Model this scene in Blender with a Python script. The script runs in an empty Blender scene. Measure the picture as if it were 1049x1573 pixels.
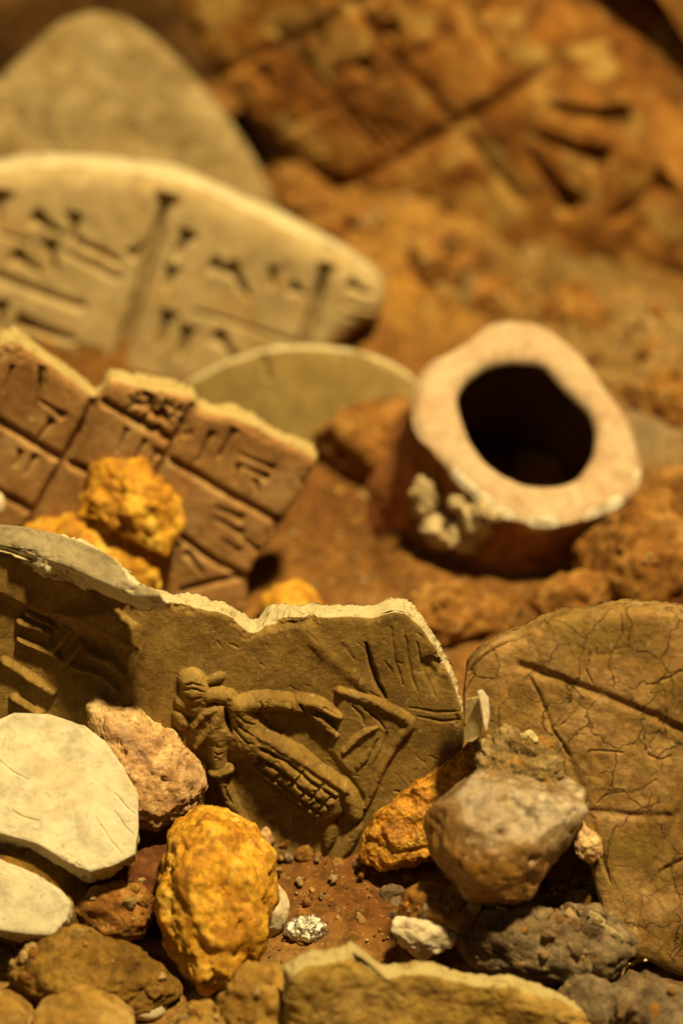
import bpy, bmesh, math, random
import numpy as np
from mathutils import Vector, Matrix
from math import radians

S = 0.01                       # everything below is written in centimetres
scene = bpy.context.scene
COL = scene.collection
rng = np.random.default_rng(7)
random.seed(7)

# ------------------------------------------------------------------ camera
PITCH = radians(35.0); DIST = 62.0; TH = 15.0 / 62.0
FWD = np.array([0, math.cos(PITCH), -math.sin(PITCH)])
RGT = np.array([1.0, 0, 0]); UPV = np.array([0, math.sin(PITCH), math.cos(PITCH)])
CAM = -DIST * FWD
cam_data = bpy.data.cameras.new("camera"); cam = bpy.data.objects.new("camera", cam_data); COL.objects.link(cam)
cam.location = Vector(CAM) * S
cam.rotation_euler = (radians(90) - PITCH, 0, 0)
cam_data.sensor_fit = 'VERTICAL'; cam_data.sensor_height = 36; cam_data.sensor_width = 24
cam_data.lens = 18.0 / TH
cam_data.clip_start = 0.02; cam_data.clip_end = 50
cam_data.dof.use_dof = True
cam_data.dof.focus_distance = 48.3 * S
cam_data.dof.aperture_fstop = 6.3
scene.camera = cam

# ------------------------------------------------------------------ light
world = bpy.data.worlds.new("World"); scene.world = world; world.use_nodes = True
wb = world.node_tree.nodes["Background"]
wb.inputs[0].default_value = (1.0, 0.62, 0.22, 1); wb.inputs[1].default_value = 0.014

def area_lamp(name, loc, target, size, watts, col, spread=120):
    d = bpy.data.lights.new(name, 'AREA'); d.shape = 'DISK'; d.size = size * S
    d.energy = watts; d.color = col; d.spread = radians(spread)
    o = bpy.data.objects.new(name, d); COL.objects.link(o)
    o.location = Vector(loc) * S
    o.rotation_euler = (Vector(target) - Vector(loc)).to_track_quat('-Z', 'Y').to_euler()
    return o
# halogen showcase spot high up on the right, a little behind; a weak fill added at the front left to lift the shade
area_lamp("showcase_lamp", (26, -19, 119), (0, 4, 0), 10, 14.2, (1.0, 0.735, 0.31))
area_lamp("fill_lamp", (-50, -80, 95), (0, 0, 0), 24, 0.38, (1.0, 0.72, 0.30))

scene.view_settings.view_transform = 'Standard'
scene.view_settings.look = 'None'
scene.view_settings.exposure = 0.0
scene.view_settings.gamma = 1.0
scene.render.engine = 'CYCLES'
scene.cycles.max_bounces = 6
scene.cycles.use_denoising = True

# ------------------------------------------------------------------ numpy noise
_perm = rng.permutation(256); _perm = np.concatenate([_perm, _perm, _perm])
_grad = rng.normal(size=(256, 3)); _grad /= np.linalg.norm(_grad, axis=1)[:, None]; _grad = _grad.astype(np.float32); _perm = _perm.astype(np.int32)
def perlin(p):
    p = p.astype(np.float32)
    i = np.floor(p).astype(np.int32); f = (p - i).astype(np.float32); i &= 255
    u = f * f * f * (f * (f * 6 - 15) + 10)
    def g(a, b, c):
        h = _perm[_perm[_perm[(i[:, 0] + a) & 255] + ((i[:, 1] + b) & 255)] + ((i[:, 2] + c) & 255)]
        G = _grad[h]; return G[:, 0] * (f[:, 0] - a) + G[:, 1] * (f[:, 1] - b) + G[:, 2] * (f[:, 2] - c)
    def L(a, b, t): return a + (b - a) * t
    x0 = L(g(0, 0, 0), g(1, 0, 0), u[:, 0]); x1 = L(g(0, 1, 0), g(1, 1, 0), u[:, 0])
    x2 = L(g(0, 0, 1), g(1, 0, 1), u[:, 0]); x3 = L(g(0, 1, 1), g(1, 1, 1), u[:, 0])
    return 1.5 * L(L(x0, x1, u[:, 1]), L(x2, x3, u[:, 1]), u[:, 2])
def fbm(p, scale=1.0, octs=4, gain=0.5, seed=0.0, ridged=False):
    out = np.zeros(len(p)); a = 1.0; q = p * scale + seed * 17.31 + 0.37; tot = 0
    for _ in range(octs):
        n = perlin(q)
        if ridged: n = 1 - 2 * np.abs(n)
        out += a * n; tot += a; a *= gain; q = q * 2.03 + 11.7
    return out / tot
def worley(p, scale=1.0, seed=0):
    """distance to nearest and second nearest cell point"""
    q = p * scale + seed * 5.13; i = np.floor(q).astype(np.int64); f = q - i
    d1 = np.full(len(p), 9.0); d2 = np.full(len(p), 9.0)
    for a in (-1, 0, 1):
        for b in (-1, 0, 1):
            for c in (-1, 0, 1):
                h = _perm[_perm[_perm[(i[:, 0] + a) & 255] + ((i[:, 1] + b) & 255)] + ((i[:, 2] + c) & 255)]
                o = np.stack([_perm[h + 1], _perm[h + 57], _perm[h + 131]], 1) / 255.0 + np.array([a, b, c]) - f
                d = np.sqrt((o * o).sum(1))
                m = d < d1
                d2 = np.where(m, d1, np.minimum(d2, d)); d1 = np.where(m, d, d1)
    return d1, d2
def smooth(a, b, x):
    t = np.clip((x - a) / (b - a), 0, 1); return t * t * (3 - 2 * t)

# ------------------------------------------------------------------ pixel <-> space
def ray(px, py):
    return FWD + RGT * (px - 524.5) / 786.5 * TH + UPV * (786.5 - py) / 786.5 * TH
def on_z(px, py, z=0.0):
    r = ray(px, py); return CAM + r * ((z - CAM[2]) / r[2])
def at_depth(px, py, d): return CAM + ray(px, py) * d
def on_plane(px, py, P, n):
    r = ray(px, py); return CAM + r * (np.dot(P - CAM, n) / np.dot(r, n))
def project(p):
    v = p - CAM; d = v @ FWD
    return 524.5 + (v @ RGT) / d / TH * 786.5, 786.5 - (v @ UPV) / d / TH * 786.5
def norm(v): v = np.array(v, float); return v / np.linalg.norm(v)

# ------------------------------------------------------------------ mesh helpers
def make_mesh(name, verts, faces, mat, origin=(0, 0, 0), normals=None, attrs=None, parent=None, smooth_=True):
    me = bpy.data.meshes.new(name)
    v = (np.asarray(verts) - np.asarray(origin)) * S
    faces = np.asarray(faces)
    nf, k = faces.shape
    me.vertices.add(len(v)); me.vertices.foreach_set("co", v.astype(np.float32).ravel())
    me.loops.add(nf * k); me.loops.foreach_set("vertex_index", faces.astype(np.int32).ravel())
    me.polygons.add(nf); me.polygons.foreach_set("loop_start", np.arange(0, nf * k, k, dtype=np.int32))
    me.update(calc_edges=True)
    me.polygons.foreach_set("use_smooth", np.full(nf, smooth_))
    for an, data in (attrs or {}).items():
        data = np.asarray(data, np.float32)
        if data.ndim == 2:
            a = me.attributes.new(an, 'FLOAT_COLOR', 'POINT')
            c = np.ones((len(v), 4), np.float32); c[:, :3] = data; a.data.foreach_set("color", c.ravel())
        else:
            a = me.attributes.new(an, 'FLOAT', 'POINT'); a.data.foreach_set("value", data)
    me.validate()
    if normals is not None and len(me.vertices) == len(normals):
        me.normals_split_custom_set_from_vertices(normals.astype(np.float32))
    me.materials.append(mat)
    o = bpy.data.objects.new(name, me); COL.objects.link(o)
    if parent is not None:
        o.parent = parent
    else:
        o.location = Vector([float(t) for t in origin]) * S
    return o
def empty(name, loc):
    o = bpy.data.objects.new(name, None); COL.objects.link(o); o.location = Vector([float(t) for t in loc]) * S
    o.empty_display_size = 0.01
    return o
def tag(o, label, cat, group=None, kind=None):
    o["label"] = label; o["category"] = cat
    if group: o["group"] = group
    if kind: o["kind"] = kind
    return o
def vnormals(V, Q):
    a = V[Q[:, 2]] - V[Q[:, 0]]; b = V[Q[:, 3]] - V[Q[:, 1]]
    fn = np.cross(a, b); N = np.zeros_like(V)
    for k in range(4):
        for c in range(3):
            N[:, c] += np.bincount(Q[:, k], fn[:, c], len(V))
    N /= np.linalg.norm(N, axis=1)[:, None] + 1e-12
    return N

# ------------------------------------------------------------------ materials
def nd(nt, t, **kw):
    n = nt.nodes.new(t)
    for k, v in kw.items(): setattr(n, k, v)
    return n
def material(name, cols, pale=None, scale=1.0, rough=0.85, bump=0.5, fine=9.0, speck=None, speck_amt=0.0,
             crack=0.0, crack_scale=1.0, spec=0.25, attr_col=None, grain=0.0, stain=None, stain_amt=0.0, metal=0.0, sss=0.0, mott=0.5):
    """cols: list of base colours blended by mottling noise; pale: colour where attribute 'edge' is 1"""
    m = bpy.data.materials.new(name); m.use_nodes = True
    nt = m.node_tree; L = nt.links.new
    bs = nt.nodes["Principled BSDF"]
    tc = nd(nt, "ShaderNodeTexCoord"); mp = nd(nt, "ShaderNodeMapping")
    mp.inputs["Scale"].default_value = (100, 100, 100)
    mp.inputs["Location"].default_value = [random.uniform(-40, 40) for _ in range(3)]
    L(tc.outputs["Object"], mp.inputs["Vector"])
    def noise(sc, det=6, rg=0.6, dist=0.0):
        n = nd(nt, "ShaderNodeTexNoise"); n.inputs["Scale"].default_value = sc; n.inputs["Detail"].default_value = det
        n.inputs["Roughness"].default_value = rg; n.inputs["Distortion"].default_value = dist
        L(mp.outputs[0], n.inputs["Vector"]); return n.outputs["Fac"]
    def ramp(fac, stops):
        r = nd(nt, "ShaderNodeValToRGB"); e = r.color_ramp.elements
        while len(e) < len(stops): e.new(0.5)
        for el, (p, c) in zip(e, stops): el.position = p; el.color = (*c, 1) if len(c) == 3 else c
        L(fac, r.inputs[0]); return r.outputs[0]
    def mix(f, a, b, typ='MIX'):
        x = nd(nt, "ShaderNodeMix"); x.data_type = 'RGBA'; x.blend_type = typ
        for s, v in ((x.inputs[0], f), (x.inputs[6], a), (x.inputs[7], b)):
            if hasattr(v, "links"): L(v, s)
            elif isinstance(v, (int, float)): s.default_value = v
            else: s.default_value = (*v, 1)
        return x.outputs[2]
    n1 = noise(0.55 * scale, 7, 0.62, 0.4)
    k = len(cols); stops = [(0.30 + 0.40 * i / max(1, k - 1), c) for i, c in enumerate(cols)]
    col = ramp(n1, stops)
    if attr_col:
        at = nd(nt, "ShaderNodeAttribute", attribute_name=attr_col)
        col = mix(0.62, col, at.outputs["Color"])
    n2 = noise(fine * 0.45 * scale, 8, 0.7)
    col = mix(1.0, col, ramp(n2, [(0.25, (0.62, 0.60, 0.56)), (0.5, (1, 1, 1)), (0.78, (1.22, 1.20, 1.16))]), 'MULTIPLY')
    n5 = noise(1.9 * scale, 6, 0.65, 0.6)
    col = mix(mott, col, mix(1.0, col, ramp(n5, [(0.33, (0.42, 0.38, 0.32)), (0.52, (1, 1, 1)), (0.70, (1.35, 1.33, 1.28))]), 'MULTIPLY'))
    if stain:
        n3 = noise(0.9 * scale, 5, 0.55, 0.8)
        col = mix(ramp(n3, [(0.52, (0, 0, 0)), (0.66, (stain_amt,) * 3)]), col, stain)
    if speck:
        n4 = noise(7.0 * scale, 3, 0.5)
        col = mix(ramp(n4, [(0.62, (0, 0, 0)), (0.70, (speck_amt,) * 3)]), col, speck)
    if pale:
        at = nd(nt, "ShaderNodeAttribute", attribute_name="edge")
        ad = nd(nt, "ShaderNodeMath", operation='MULTIPLY_ADD'); L(n2, ad.inputs[0]); ad.inputs[1].default_value = 0.9
        ad.inputs[2].default_value = -0.45
        a4 = nd(nt, "ShaderNodeMath", operation='MULTIPLY_ADD'); L(n5, a4.inputs[0]); a4.inputs[1].default_value = 2.2; a4.inputs[2].default_value = -1.12
        a5 = nd(nt, "ShaderNodeMath", operation='MINIMUM'); L(a4.outputs[0], a5.inputs[0]); a5.inputs[1].default_value = 0.0
        a6 = nd(nt, "ShaderNodeMath", operation='ADD'); L(ad.outputs[0], a6.inputs[0]); L(a5.outputs[0], a6.inputs[1])
        a2 = nd(nt, "ShaderNodeMath", operation='ADD', use_clamp=True); L(at.outputs["Fac"], a2.inputs[0]); L(a6.outputs[0], a2.inputs[1])
        a3 = nd(nt, "ShaderNodeMapRange"); L(a2.outputs[0], a3.inputs[0]); a3.inputs[1].default_value = 0.35; a3.inputs[2].default_value = 0.65
        col = mix(a3.outputs[0], col, mix(1.0, pale, ramp(n2, [(0.25, (0.75, 0.74, 0.70)), (0.6, (1, 1, 1))]), 'MULTIPLY'))
    hgt = noise(fine * scale, 9, 0.72)
    crk = None
    if crack:
        v = nd(nt, "ShaderNodeTexVoronoi", feature='DISTANCE_TO_EDGE'); v.inputs["Scale"].default_value = crack_scale
        wn = nd(nt, "ShaderNodeTexNoise"); wn.inputs["Scale"].default_value = crack_scale * 2.2; wn.inputs["Detail"].default_value = 5
        L(mp.outputs[0], wn.inputs["Vector"])
        va = nd(nt, "ShaderNodeVectorMath", operation='MULTIPLY_ADD'); L(wn.outputs["Color"], va.inputs[0])
        va.inputs[1].default_value = (0.55 / crack_scale,) * 3; L(mp.outputs[0], va.inputs[2]); L(va.outputs[0], v.inputs["Vector"])
        # cracks fade in and out so that the net does not repeat evenly
        br = noise(0.8, 3); ms = nd(nt, "ShaderNodeMapRange"); L(br, ms.inputs[0]); ms.inputs[1].default_value = 0.36; ms.inputs[2].default_value = 0.62
        ms.inputs[3].default_value = 0.004; ms.inputs[4].default_value = 0.026
        dv = nd(nt, "ShaderNodeMath", operation='DIVIDE', use_clamp=True); L(v.outputs["Distance"], dv.inputs[0]); L(ms.outputs[0], dv.inputs[1])
        crk = dv.outputs[0]
    b1 = nd(nt, "ShaderNodeBump"); b1.inputs["Strength"].default_value = bump; b1.inputs["Distance"].default_value = 0.0012 / max(0.4, scale)
    L(hgt, b1.inputs["Height"])
    last = b1
    if grain:
        v = nd(nt, "ShaderNodeTexVoronoi"); v.inputs["Scale"].default_value = 9.0; L(mp.outputs[0], v.inputs["Vector"])
        b2 = nd(nt, "ShaderNodeBump"); b2.inputs["Strength"].default_value = grain; b2.inputs["Distance"].default_value = 0.0007
        L(v.outputs["Distance"], b2.inputs["Height"]); L(last.outputs[0], b2.inputs["Normal"]); last = b2
    if crk is not None:
        b3 = nd(nt, "ShaderNodeBump"); b3.inputs["Strength"].default_value = crack; b3.inputs["Distance"].default_value = 0.0008
        L(crk, b3.inputs["Height"]); L(last.outputs[0], b3.inputs["Normal"]); last = b3
        col = mix(1.0, col, ramp(crk, [(0.0, (0.62, 0.57, 0.50)), (0.8, (1, 1, 1))]), 'MULTIPLY')
    L(last.outputs[0], bs.inputs["Normal"])
    L(col, bs.inputs["Base Color"])
    rr = nd(nt, "ShaderNodeMapRange"); L(n2, rr.inputs[0]); rr.inputs[1].default_value = 0.3; rr.inputs[2].default_value = 0.7
    rr.inputs[3].default_value = max(0.02, rough - 0.1); rr.inputs[4].default_value = min(1, rough + 0.1)
    L(rr.outputs[0], bs.inputs["Roughness"])
    bs.inputs["Specular IOR Level"].default_value = spec
    bs.inputs["Metallic"].default_value = metal
    if sss:
        bs.inputs["Subsurface Weight"].default_value = sss; bs.inputs["Subsurface Scale"].default_value = 0.004
        bs.inputs["Subsurface Radius"].default_value = (1.0, 0.6, 0.25)
    return m

M = {}
mk = lambda key, name, cols, **kw: M.__setitem__(key, material(name, cols, **kw))
mk('earth', "earth", [(0.060, 0.023, 0.005), (0.178, 0.076, 0.016), (0.357, 0.176, 0.040)], attr_col="earth", scale=1.5, bump=1.0, fine=6, speck=(0.55, 0.40, 0.2), speck_amt=0.4, grain=0.3, mott=0.8)
mk('olive', "olive_clay", [(0.165, 0.096, 0.024), (0.234, 0.147, 0.040), (0.304, 0.204, 0.067)], pale=(0.52, 0.46, 0.29), bump=0.45, fine=9, speck=(0.45, 0.37, 0.2), speck_amt=0.35, crack=0.12, crack_scale=1.3, mott=0.45)
mk('leafclay', "cracked_tan_clay", [(0.155, 0.091, 0.019), (0.299, 0.177, 0.057), (0.474, 0.306, 0.143)], pale=(0.46, 0.38, 0.20), scale=1.1, bump=0.7, fine=7, speck=(0.5, 0.4, 0.24), speck_amt=0.35, crack=0.9, crack_scale=1.0, stain=(0.21, 0.145, 0.03), stain_amt=0.6, mott=0.7)
mk('cream', "cream_clay", [(0.329, 0.246, 0.117), (0.407, 0.317, 0.172), (0.468, 0.372, 0.213)], pale=(0.58, 0.52, 0.36), scale=0.8, bump=0.35, fine=5, stain=(0.38, 0.23, 0.08), stain_amt=0.5, mott=0.3)
mk('palegrey', "pale_grey_clay", [(0.216, 0.148, 0.059), (0.320, 0.244, 0.125), (0.400, 0.326, 0.185)], pale=(0.55, 0.48, 0.32), scale=1.2, bump=0.9, fine=4, mott=0.6)
mk('brownslab', "brown_clay", [(0.239, 0.123, 0.041), (0.322, 0.176, 0.066), (0.405, 0.242, 0.102)], pale=(0.47, 0.37, 0.17), scale=0.9, bump=0.45, fine=7, stain=(0.46, 0.34, 0.17), stain_amt=0.45, mott=0.45)
mk('bigslab', "dark_brown_clay", [(0.085, 0.031, 0.005), (0.225, 0.089, 0.015), (0.450, 0.232, 0.057)], pale=(0.5, 0.36, 0.16), scale=0.7, bump=1.0, fine=2.5, stain=(0.52, 0.37, 0.12), stain_amt=0.6, mott=0.9)
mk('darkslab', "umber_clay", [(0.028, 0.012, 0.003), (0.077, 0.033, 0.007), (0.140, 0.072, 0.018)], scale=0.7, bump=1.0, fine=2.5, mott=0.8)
mk('shell', "olive_sherd", [(0.223, 0.161, 0.055), (0.277, 0.205, 0.077), (0.321, 0.241, 0.103)], pale=(0.55, 0.49, 0.32), scale=0.6, bump=0.3, fine=5, mott=0.3)
mk('white', "white_clay", [(0.463, 0.427, 0.332), (0.537, 0.500, 0.397), (0.575, 0.542, 0.444)], pale=(0.54, 0.49, 0.34), scale=0.8, bump=0.35, fine=5, speck=(0.30, 0.24, 0.16), speck_amt=0.5, mott=0.35, stain=(0.42, 0.34, 0.2), stain_amt=0.45)
mk('grey', "grey_flake_clay", [(0.205, 0.168, 0.099), (0.283, 0.238, 0.153), (0.359, 0.311, 0.214)], pale=(0.60, 0.55, 0.38), scale=1.1, bump=0.5, fine=7, mott=0.4)
mk('front', "mustard_clay", [(0.187, 0.118, 0.019), (0.308, 0.199, 0.047), (0.440, 0.303, 0.102)], pale=(0.46, 0.38, 0.19), scale=1.1, bump=0.7, fine=4, mott=0.7)
mk('pot', "buff_fired_clay", [(0.387, 0.241, 0.154), (0.438, 0.329, 0.223), (0.488, 0.396, 0.284)], pale=(0.78, 0.74, 0.64), scale=1.4, bump=0.4, fine=6, speck=(0.42, 0.16, 0.08), speck_amt=0.35, mott=0.25)
mk('potside', "red_brown_fired_clay", [(0.203, 0.077, 0.026), (0.371, 0.156, 0.057), (0.608, 0.312, 0.139)], pale=(0.72, 0.64, 0.46), bump=0.8, fine=5, mott=0.7)
mk('mouth_shade', "mouth_shade_clay", [(0.036, 0.015, 0.006), (0.090, 0.037, 0.013)], bump=0.8, fine=5)  # dark base colour stands in for the unlit shade inside the jar mouth
mk('crust', "cream_crust", [(0.50, 0.38, 0.20), (0.66, 0.56, 0.38)], scale=2, bump=0.9, fine=7, mott=0.4)
mk('ochre', "yellow_ochre", [(0.285, 0.109, 0.006), (0.570, 0.292, 0.015), (0.760, 0.511, 0.090)], scale=2.3, bump=0.7, fine=6, rough=0.7, spec=0.35, stain=(0.30, 0.115, 0.008), stain_amt=0.75, speck=(0.8, 0.68, 0.38), speck_amt=0.4, mott=0.9)
mk('orange', "orange_crystal_stone", [(0.34, 0.12, 0.007), (0.58, 0.27, 0.014), (0.74, 0.46, 0.07)], scale=2.4, rough=0.42, spec=0.6, bump=1.0, fine=6, grain=0.6, stain=(0.20, 0.07, 0.008), stain_amt=0.8, mott=0.8)
mk('pink', "sandy_conglomerate", [(0.315, 0.150, 0.066), (0.578, 0.366, 0.179), (0.798, 0.601, 0.335)], scale=2.2, bump=1.0, fine=6, grain=0.35, speck=(0.2, 0.11, 0.06), speck_amt=0.6, stain=(0.40, 0.25, 0.17), stain_amt=0.7, mott=0.7)
mk('quartz', "smoky_quartz", [(0.108, 0.051, 0.010), (0.216, 0.145, 0.068), (0.378, 0.306, 0.224)], attr_col="earth", scale=1.8, rough=0.2, spec=0.9, bump=0.6, fine=4, speck=(0.55, 0.47, 0.37), speck_amt=0.4, stain=(0.26, 0.14, 0.02), stain_amt=0.6, mott=0.9)
mk('whitestone', "white_stone", [(0.56, 0.46, 0.31), (0.76, 0.70, 0.58)], scale=2, bump=0.9, fine=5, sss=0.15, mott=0.3)
mk('metal', "silver_ore", [(0.35, 0.33, 0.30), (0.8, 0.78, 0.74)], scale=3, rough=0.42, spec=0.8, bump=0.6, fine=6, metal=0.8)
mk('brownstone', "brown_stone", [(0.117, 0.060, 0.008), (0.216, 0.119, 0.020), (0.342, 0.212, 0.052)], scale=1.6, bump=1.0, fine=5, grain=0.3, mott=0.8)
mk('redstone', "dark_red_stone", [(0.08, 0.025, 0.009), (0.17, 0.06, 0.02), (0.26, 0.12, 0.05)], scale=1.5, bump=1.0, fine=5, mott=0.7)
mk('tanstone', "tan_stone", [(0.221, 0.120, 0.021), (0.357, 0.216, 0.053), (0.493, 0.344, 0.135)], scale=1.5, bump=0.9, fine=4, mott=0.7)
mk('claygrey', "grey_clod", [(0.090, 0.060, 0.036), (0.190, 0.140, 0.085), (0.320, 0.246, 0.162)], scale=1.8, bump=1.0, fine=6, grain=0.4, speck=(0.5, 0.43, 0.3), speck_amt=0.45, stain=(0.26, 0.15, 0.05), stain_amt=0.5, mott=0.8)
mk('clod', "orange_clod", [(0.126, 0.047, 0.008), (0.288, 0.132, 0.028), (0.468, 0.264, 0.080)], scale=1.8, bump=1.0, fine=5, grain=0.4, mott=0.8)
mk('rubble', "tan_rubble", [(0.13, 0.075, 0.018), (0.26, 0.18, 0.075), (0.42, 0.33, 0.19)], scale=2.2, bump=1.0, fine=5, grain=0.4, speck=(0.62, 0.54, 0.38), speck_amt=0.5, stain=(0.34, 0.16, 0.02), stain_amt=0.7, mott=0.8)
mk('straw', "straw", [(0.58, 0.48, 0.22), (0.68, 0.60, 0.34)], scale=3, bump=0.3)

# ------------------------------------------------------------------ ground
POT_BASE = on_z(742, 850, -0.3)
MOUNDS = [  # px, py, z offset for lookup, radius x, radius y, height
    (455, 300, 3.0, 4.5, 1.2), (600, 400, 3.2, 4.5, 1.0), (250, 545, 3.0, 1.2, 0.45), (960, 560, 2.6, 4.0, 0.6),
    (970, 860, 2.0, 2.6, 0.9), (500, 760, 2.0, 2.4, 0.35), (640, 930, 1.8, 1.3, 0.5), (520, 1370, 1.6, 1.0, 0.15),
    (330, 200, 2.0, 3.0, 1.2), (60, 560, 2.0, 1.5, 0.2), (560, 660, 1.0, 1.8, 0.35)]
BANKS = [((-40, 620), (560, 560), 1.5, 0.9), ((-60, 990), (400, 980), 0.35, 0.6), ((380, 940), (480, 760), 0.35, 0.6), ((150, 330), (400, 300), 0.9, 1.2), ((420, 300), (1100, 560), 0.6, 1.3),
         ((420, 720), (640, 700), 0.45, 0.7), ((250, 1350), (640, 1340), 0.18, 0.35), ((560, 600), (640, 640), 0.5, 0.8)]
def seg_dist(P, A, B):
    d = B - A; L = (d * d).sum() + 1e-9
    t = np.clip(((P - A) @ d) / L, 0, 1)
    return np.linalg.norm(P - (A + t[:, None] * d), axis=1), t
def ground_z(x, y, detail=True):
    x = np.atleast_1d(np.asarray(x, float)); y = np.atleast_1d(np.asarray(y, float))
    p = np.stack([x, y, np.zeros_like(x)], 1)
    z = 0.22 * fbm(p, 0.22, 3, seed=1) + smooth(2, 9, y) * (0.75 * fbm(p, 0.40, 5, 0.6, seed=12) + 0.42 * fbm(p, 0.6, 5, 0.6, seed=13, ridged=True)) + 0.012 * np.maximum(0, y)
    for px, py, rx, ry, h in MOUNDS:
        c = on_z(px, py)
        z += h * np.exp(-((x - c[0]) / rx) ** 2 - ((y - c[1]) / ry) ** 2)
    for (ax_, ay_), (bx_, by_), h, w in BANKS:
        A = on_z(ax_, ay_)[:2]; B = on_z(bx_, by_)[:2]
        d, _ = seg_dist(np.stack([x, y], 1), A, B); z += h * np.exp(-(d / w) ** 2)
    r = np.hypot(x - POT_BASE[0], y - POT_BASE[1])
    z -= 0.75 * np.exp(-((r - 3.4) / 0.55) ** 2)
    if detail:
        a = 0.55 + 0.45 * smooth(-4, 6, y)
        z += a * (0.20 * fbm(p, 0.9, 5, 0.55, seed=2) + 0.10 * fbm(p, 1.7, 4, 0.55, seed=3, ridged=True))
        w1, w2 = worley(p + 0.35 * np.stack([fbm(p, 1.1, 2, seed=8), fbm(p, 1.1, 2, seed=9), 0 * x], 1), 0.75, 3)
        z += a * (0.20 + 0.35 * smooth(1, 7, y)) * (0.6 - w1)
        v1, v2 = worley(p + 0.2 * np.stack([fbm(p, 2.1, 2, seed=18), fbm(p, 2.1, 2, seed=19), 0 * x], 1), 1.9, 5)
        z += (0.05 + 0.20 * smooth(-3, 4, y)) * (0.55 - v1) * smooth(-0.3, 0.4, fbm(p, 0.5, 2, seed=20))
        z += 0.035 * fbm(p, 6.0, 3, 0.6, seed=4)
    return z
def spread(lo, hi, n, far, nfar):
    core = np.linspace(lo, hi, n); t = np.linspace(0, 1, nfar + 1)[1:] ** 2.2
    return np.concatenate([(lo - far * t)[::-1], core, hi + far * t])
def build_ground():
    xs = spread(-12, 12, 370, 150, 26); ys = spread(-9, 34, 560, 180, 30)
    X, Y = np.meshgrid(xs, ys); x = X.ravel(); y = Y.ravel()
    z = ground_z(x, y)
    V = np.stack([x, y, z], 1); nx, ny = len(xs), len(ys)
    I = np.arange(nx * ny).reshape(ny, nx)
    Q = np.stack([I[:-1, :-1], I[:-1, 1:], I[1:, 1:], I[1:, :-1]], -1).reshape(-1, 4)
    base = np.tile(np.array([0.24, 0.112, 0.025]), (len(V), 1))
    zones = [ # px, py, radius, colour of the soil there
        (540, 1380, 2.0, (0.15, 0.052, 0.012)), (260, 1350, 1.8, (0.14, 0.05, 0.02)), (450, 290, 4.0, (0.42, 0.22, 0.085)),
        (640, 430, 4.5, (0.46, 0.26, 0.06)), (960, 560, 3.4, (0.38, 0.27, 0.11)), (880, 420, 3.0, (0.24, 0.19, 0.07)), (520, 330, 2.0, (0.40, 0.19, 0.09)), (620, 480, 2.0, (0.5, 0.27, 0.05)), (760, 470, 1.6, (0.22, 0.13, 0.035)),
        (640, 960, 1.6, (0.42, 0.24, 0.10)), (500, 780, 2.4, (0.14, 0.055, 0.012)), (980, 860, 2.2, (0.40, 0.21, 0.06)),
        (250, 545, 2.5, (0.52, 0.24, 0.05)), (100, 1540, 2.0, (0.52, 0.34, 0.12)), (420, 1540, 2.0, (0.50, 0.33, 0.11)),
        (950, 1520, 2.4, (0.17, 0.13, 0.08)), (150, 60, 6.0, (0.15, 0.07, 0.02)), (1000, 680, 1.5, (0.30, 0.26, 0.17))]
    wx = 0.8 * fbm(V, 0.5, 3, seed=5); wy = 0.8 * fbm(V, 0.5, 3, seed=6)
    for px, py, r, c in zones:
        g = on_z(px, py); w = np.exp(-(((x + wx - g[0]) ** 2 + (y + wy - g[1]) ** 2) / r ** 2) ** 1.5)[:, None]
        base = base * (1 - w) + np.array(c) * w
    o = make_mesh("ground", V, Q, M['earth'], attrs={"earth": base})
    o["kind"] = "structure"; o["label"] = "crumbly orange brown earth that the finds lie in"; o["category"] = "ground"
build_ground()
def gz(px, py):
    p = on_z(px, py); return float(ground_z(p[0], p[1], False)[0])

# ------------------------------------------------------------------ slabs
def catmull(pts, per=14, sharp=False):
    P = np.array(pts, float); n = len(P); out = []
    for i in range(n):
        p0, p1, p2, p3 = P[i - 1], P[i], P[(i + 1) % n], P[(i + 2) % n]
        t = np.linspace(0, 1, per, endpoint=False)[:, None]
        if sharp: out.append(p1 + (p2 - p1) * t)
        else:
            c = 0.5 * (2 * p1 + (p2 - p0) * t + (2 * p0 - 5 * p1 + 4 * p2 - p3) * t ** 2 + (3 * p1 - p0 - 3 * p2 + p3) * t ** 3)
            l = p1 + (p2 - p1) * t
            out.append(0.7 * c + 0.3 * l)
    return np.concatenate(out)
def seg_dist(P, A, B):
    d = B - A; L = (d * d).sum() + 1e-9
    t = np.clip(((P - A) @ d) / L, 0, 1)
    return np.linalg.norm(P - (A + t[:, None] * d), axis=1), t
def poly_dist(P, C):
    best = np.full(len(P), 1e9)
    for i in range(len(C)):
        d, _ = seg_dist(P, C[i], C[(i + 1) % len(C)]); best = np.minimum(best, d)
    return best
def inside(P, C):
    r = np.zeros(len(P), bool); n = len(C)
    for i in range(n):
        a, b = C[i], C[(i + 1) % n]
        c = ((a[1] > P[:, 1]) != (b[1] > P[:, 1])) & (P[:, 0] < (b[0] - a[0]) * (P[:, 1] - a[1]) / (b[1] - a[1] + 1e-12) + a[0])
        r ^= c
    return r
def near(P, pts, pad):
    a = np.asarray(pts, float); lo = a[:, :2].min(0) - pad; hi = a[:, :2].max(0) + pad
    return np.nonzero((P[:, 0] > lo[0]) & (P[:, 0] < hi[0]) & (P[:, 1] > lo[1]) & (P[:, 1] < hi[1]))[0]
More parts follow.
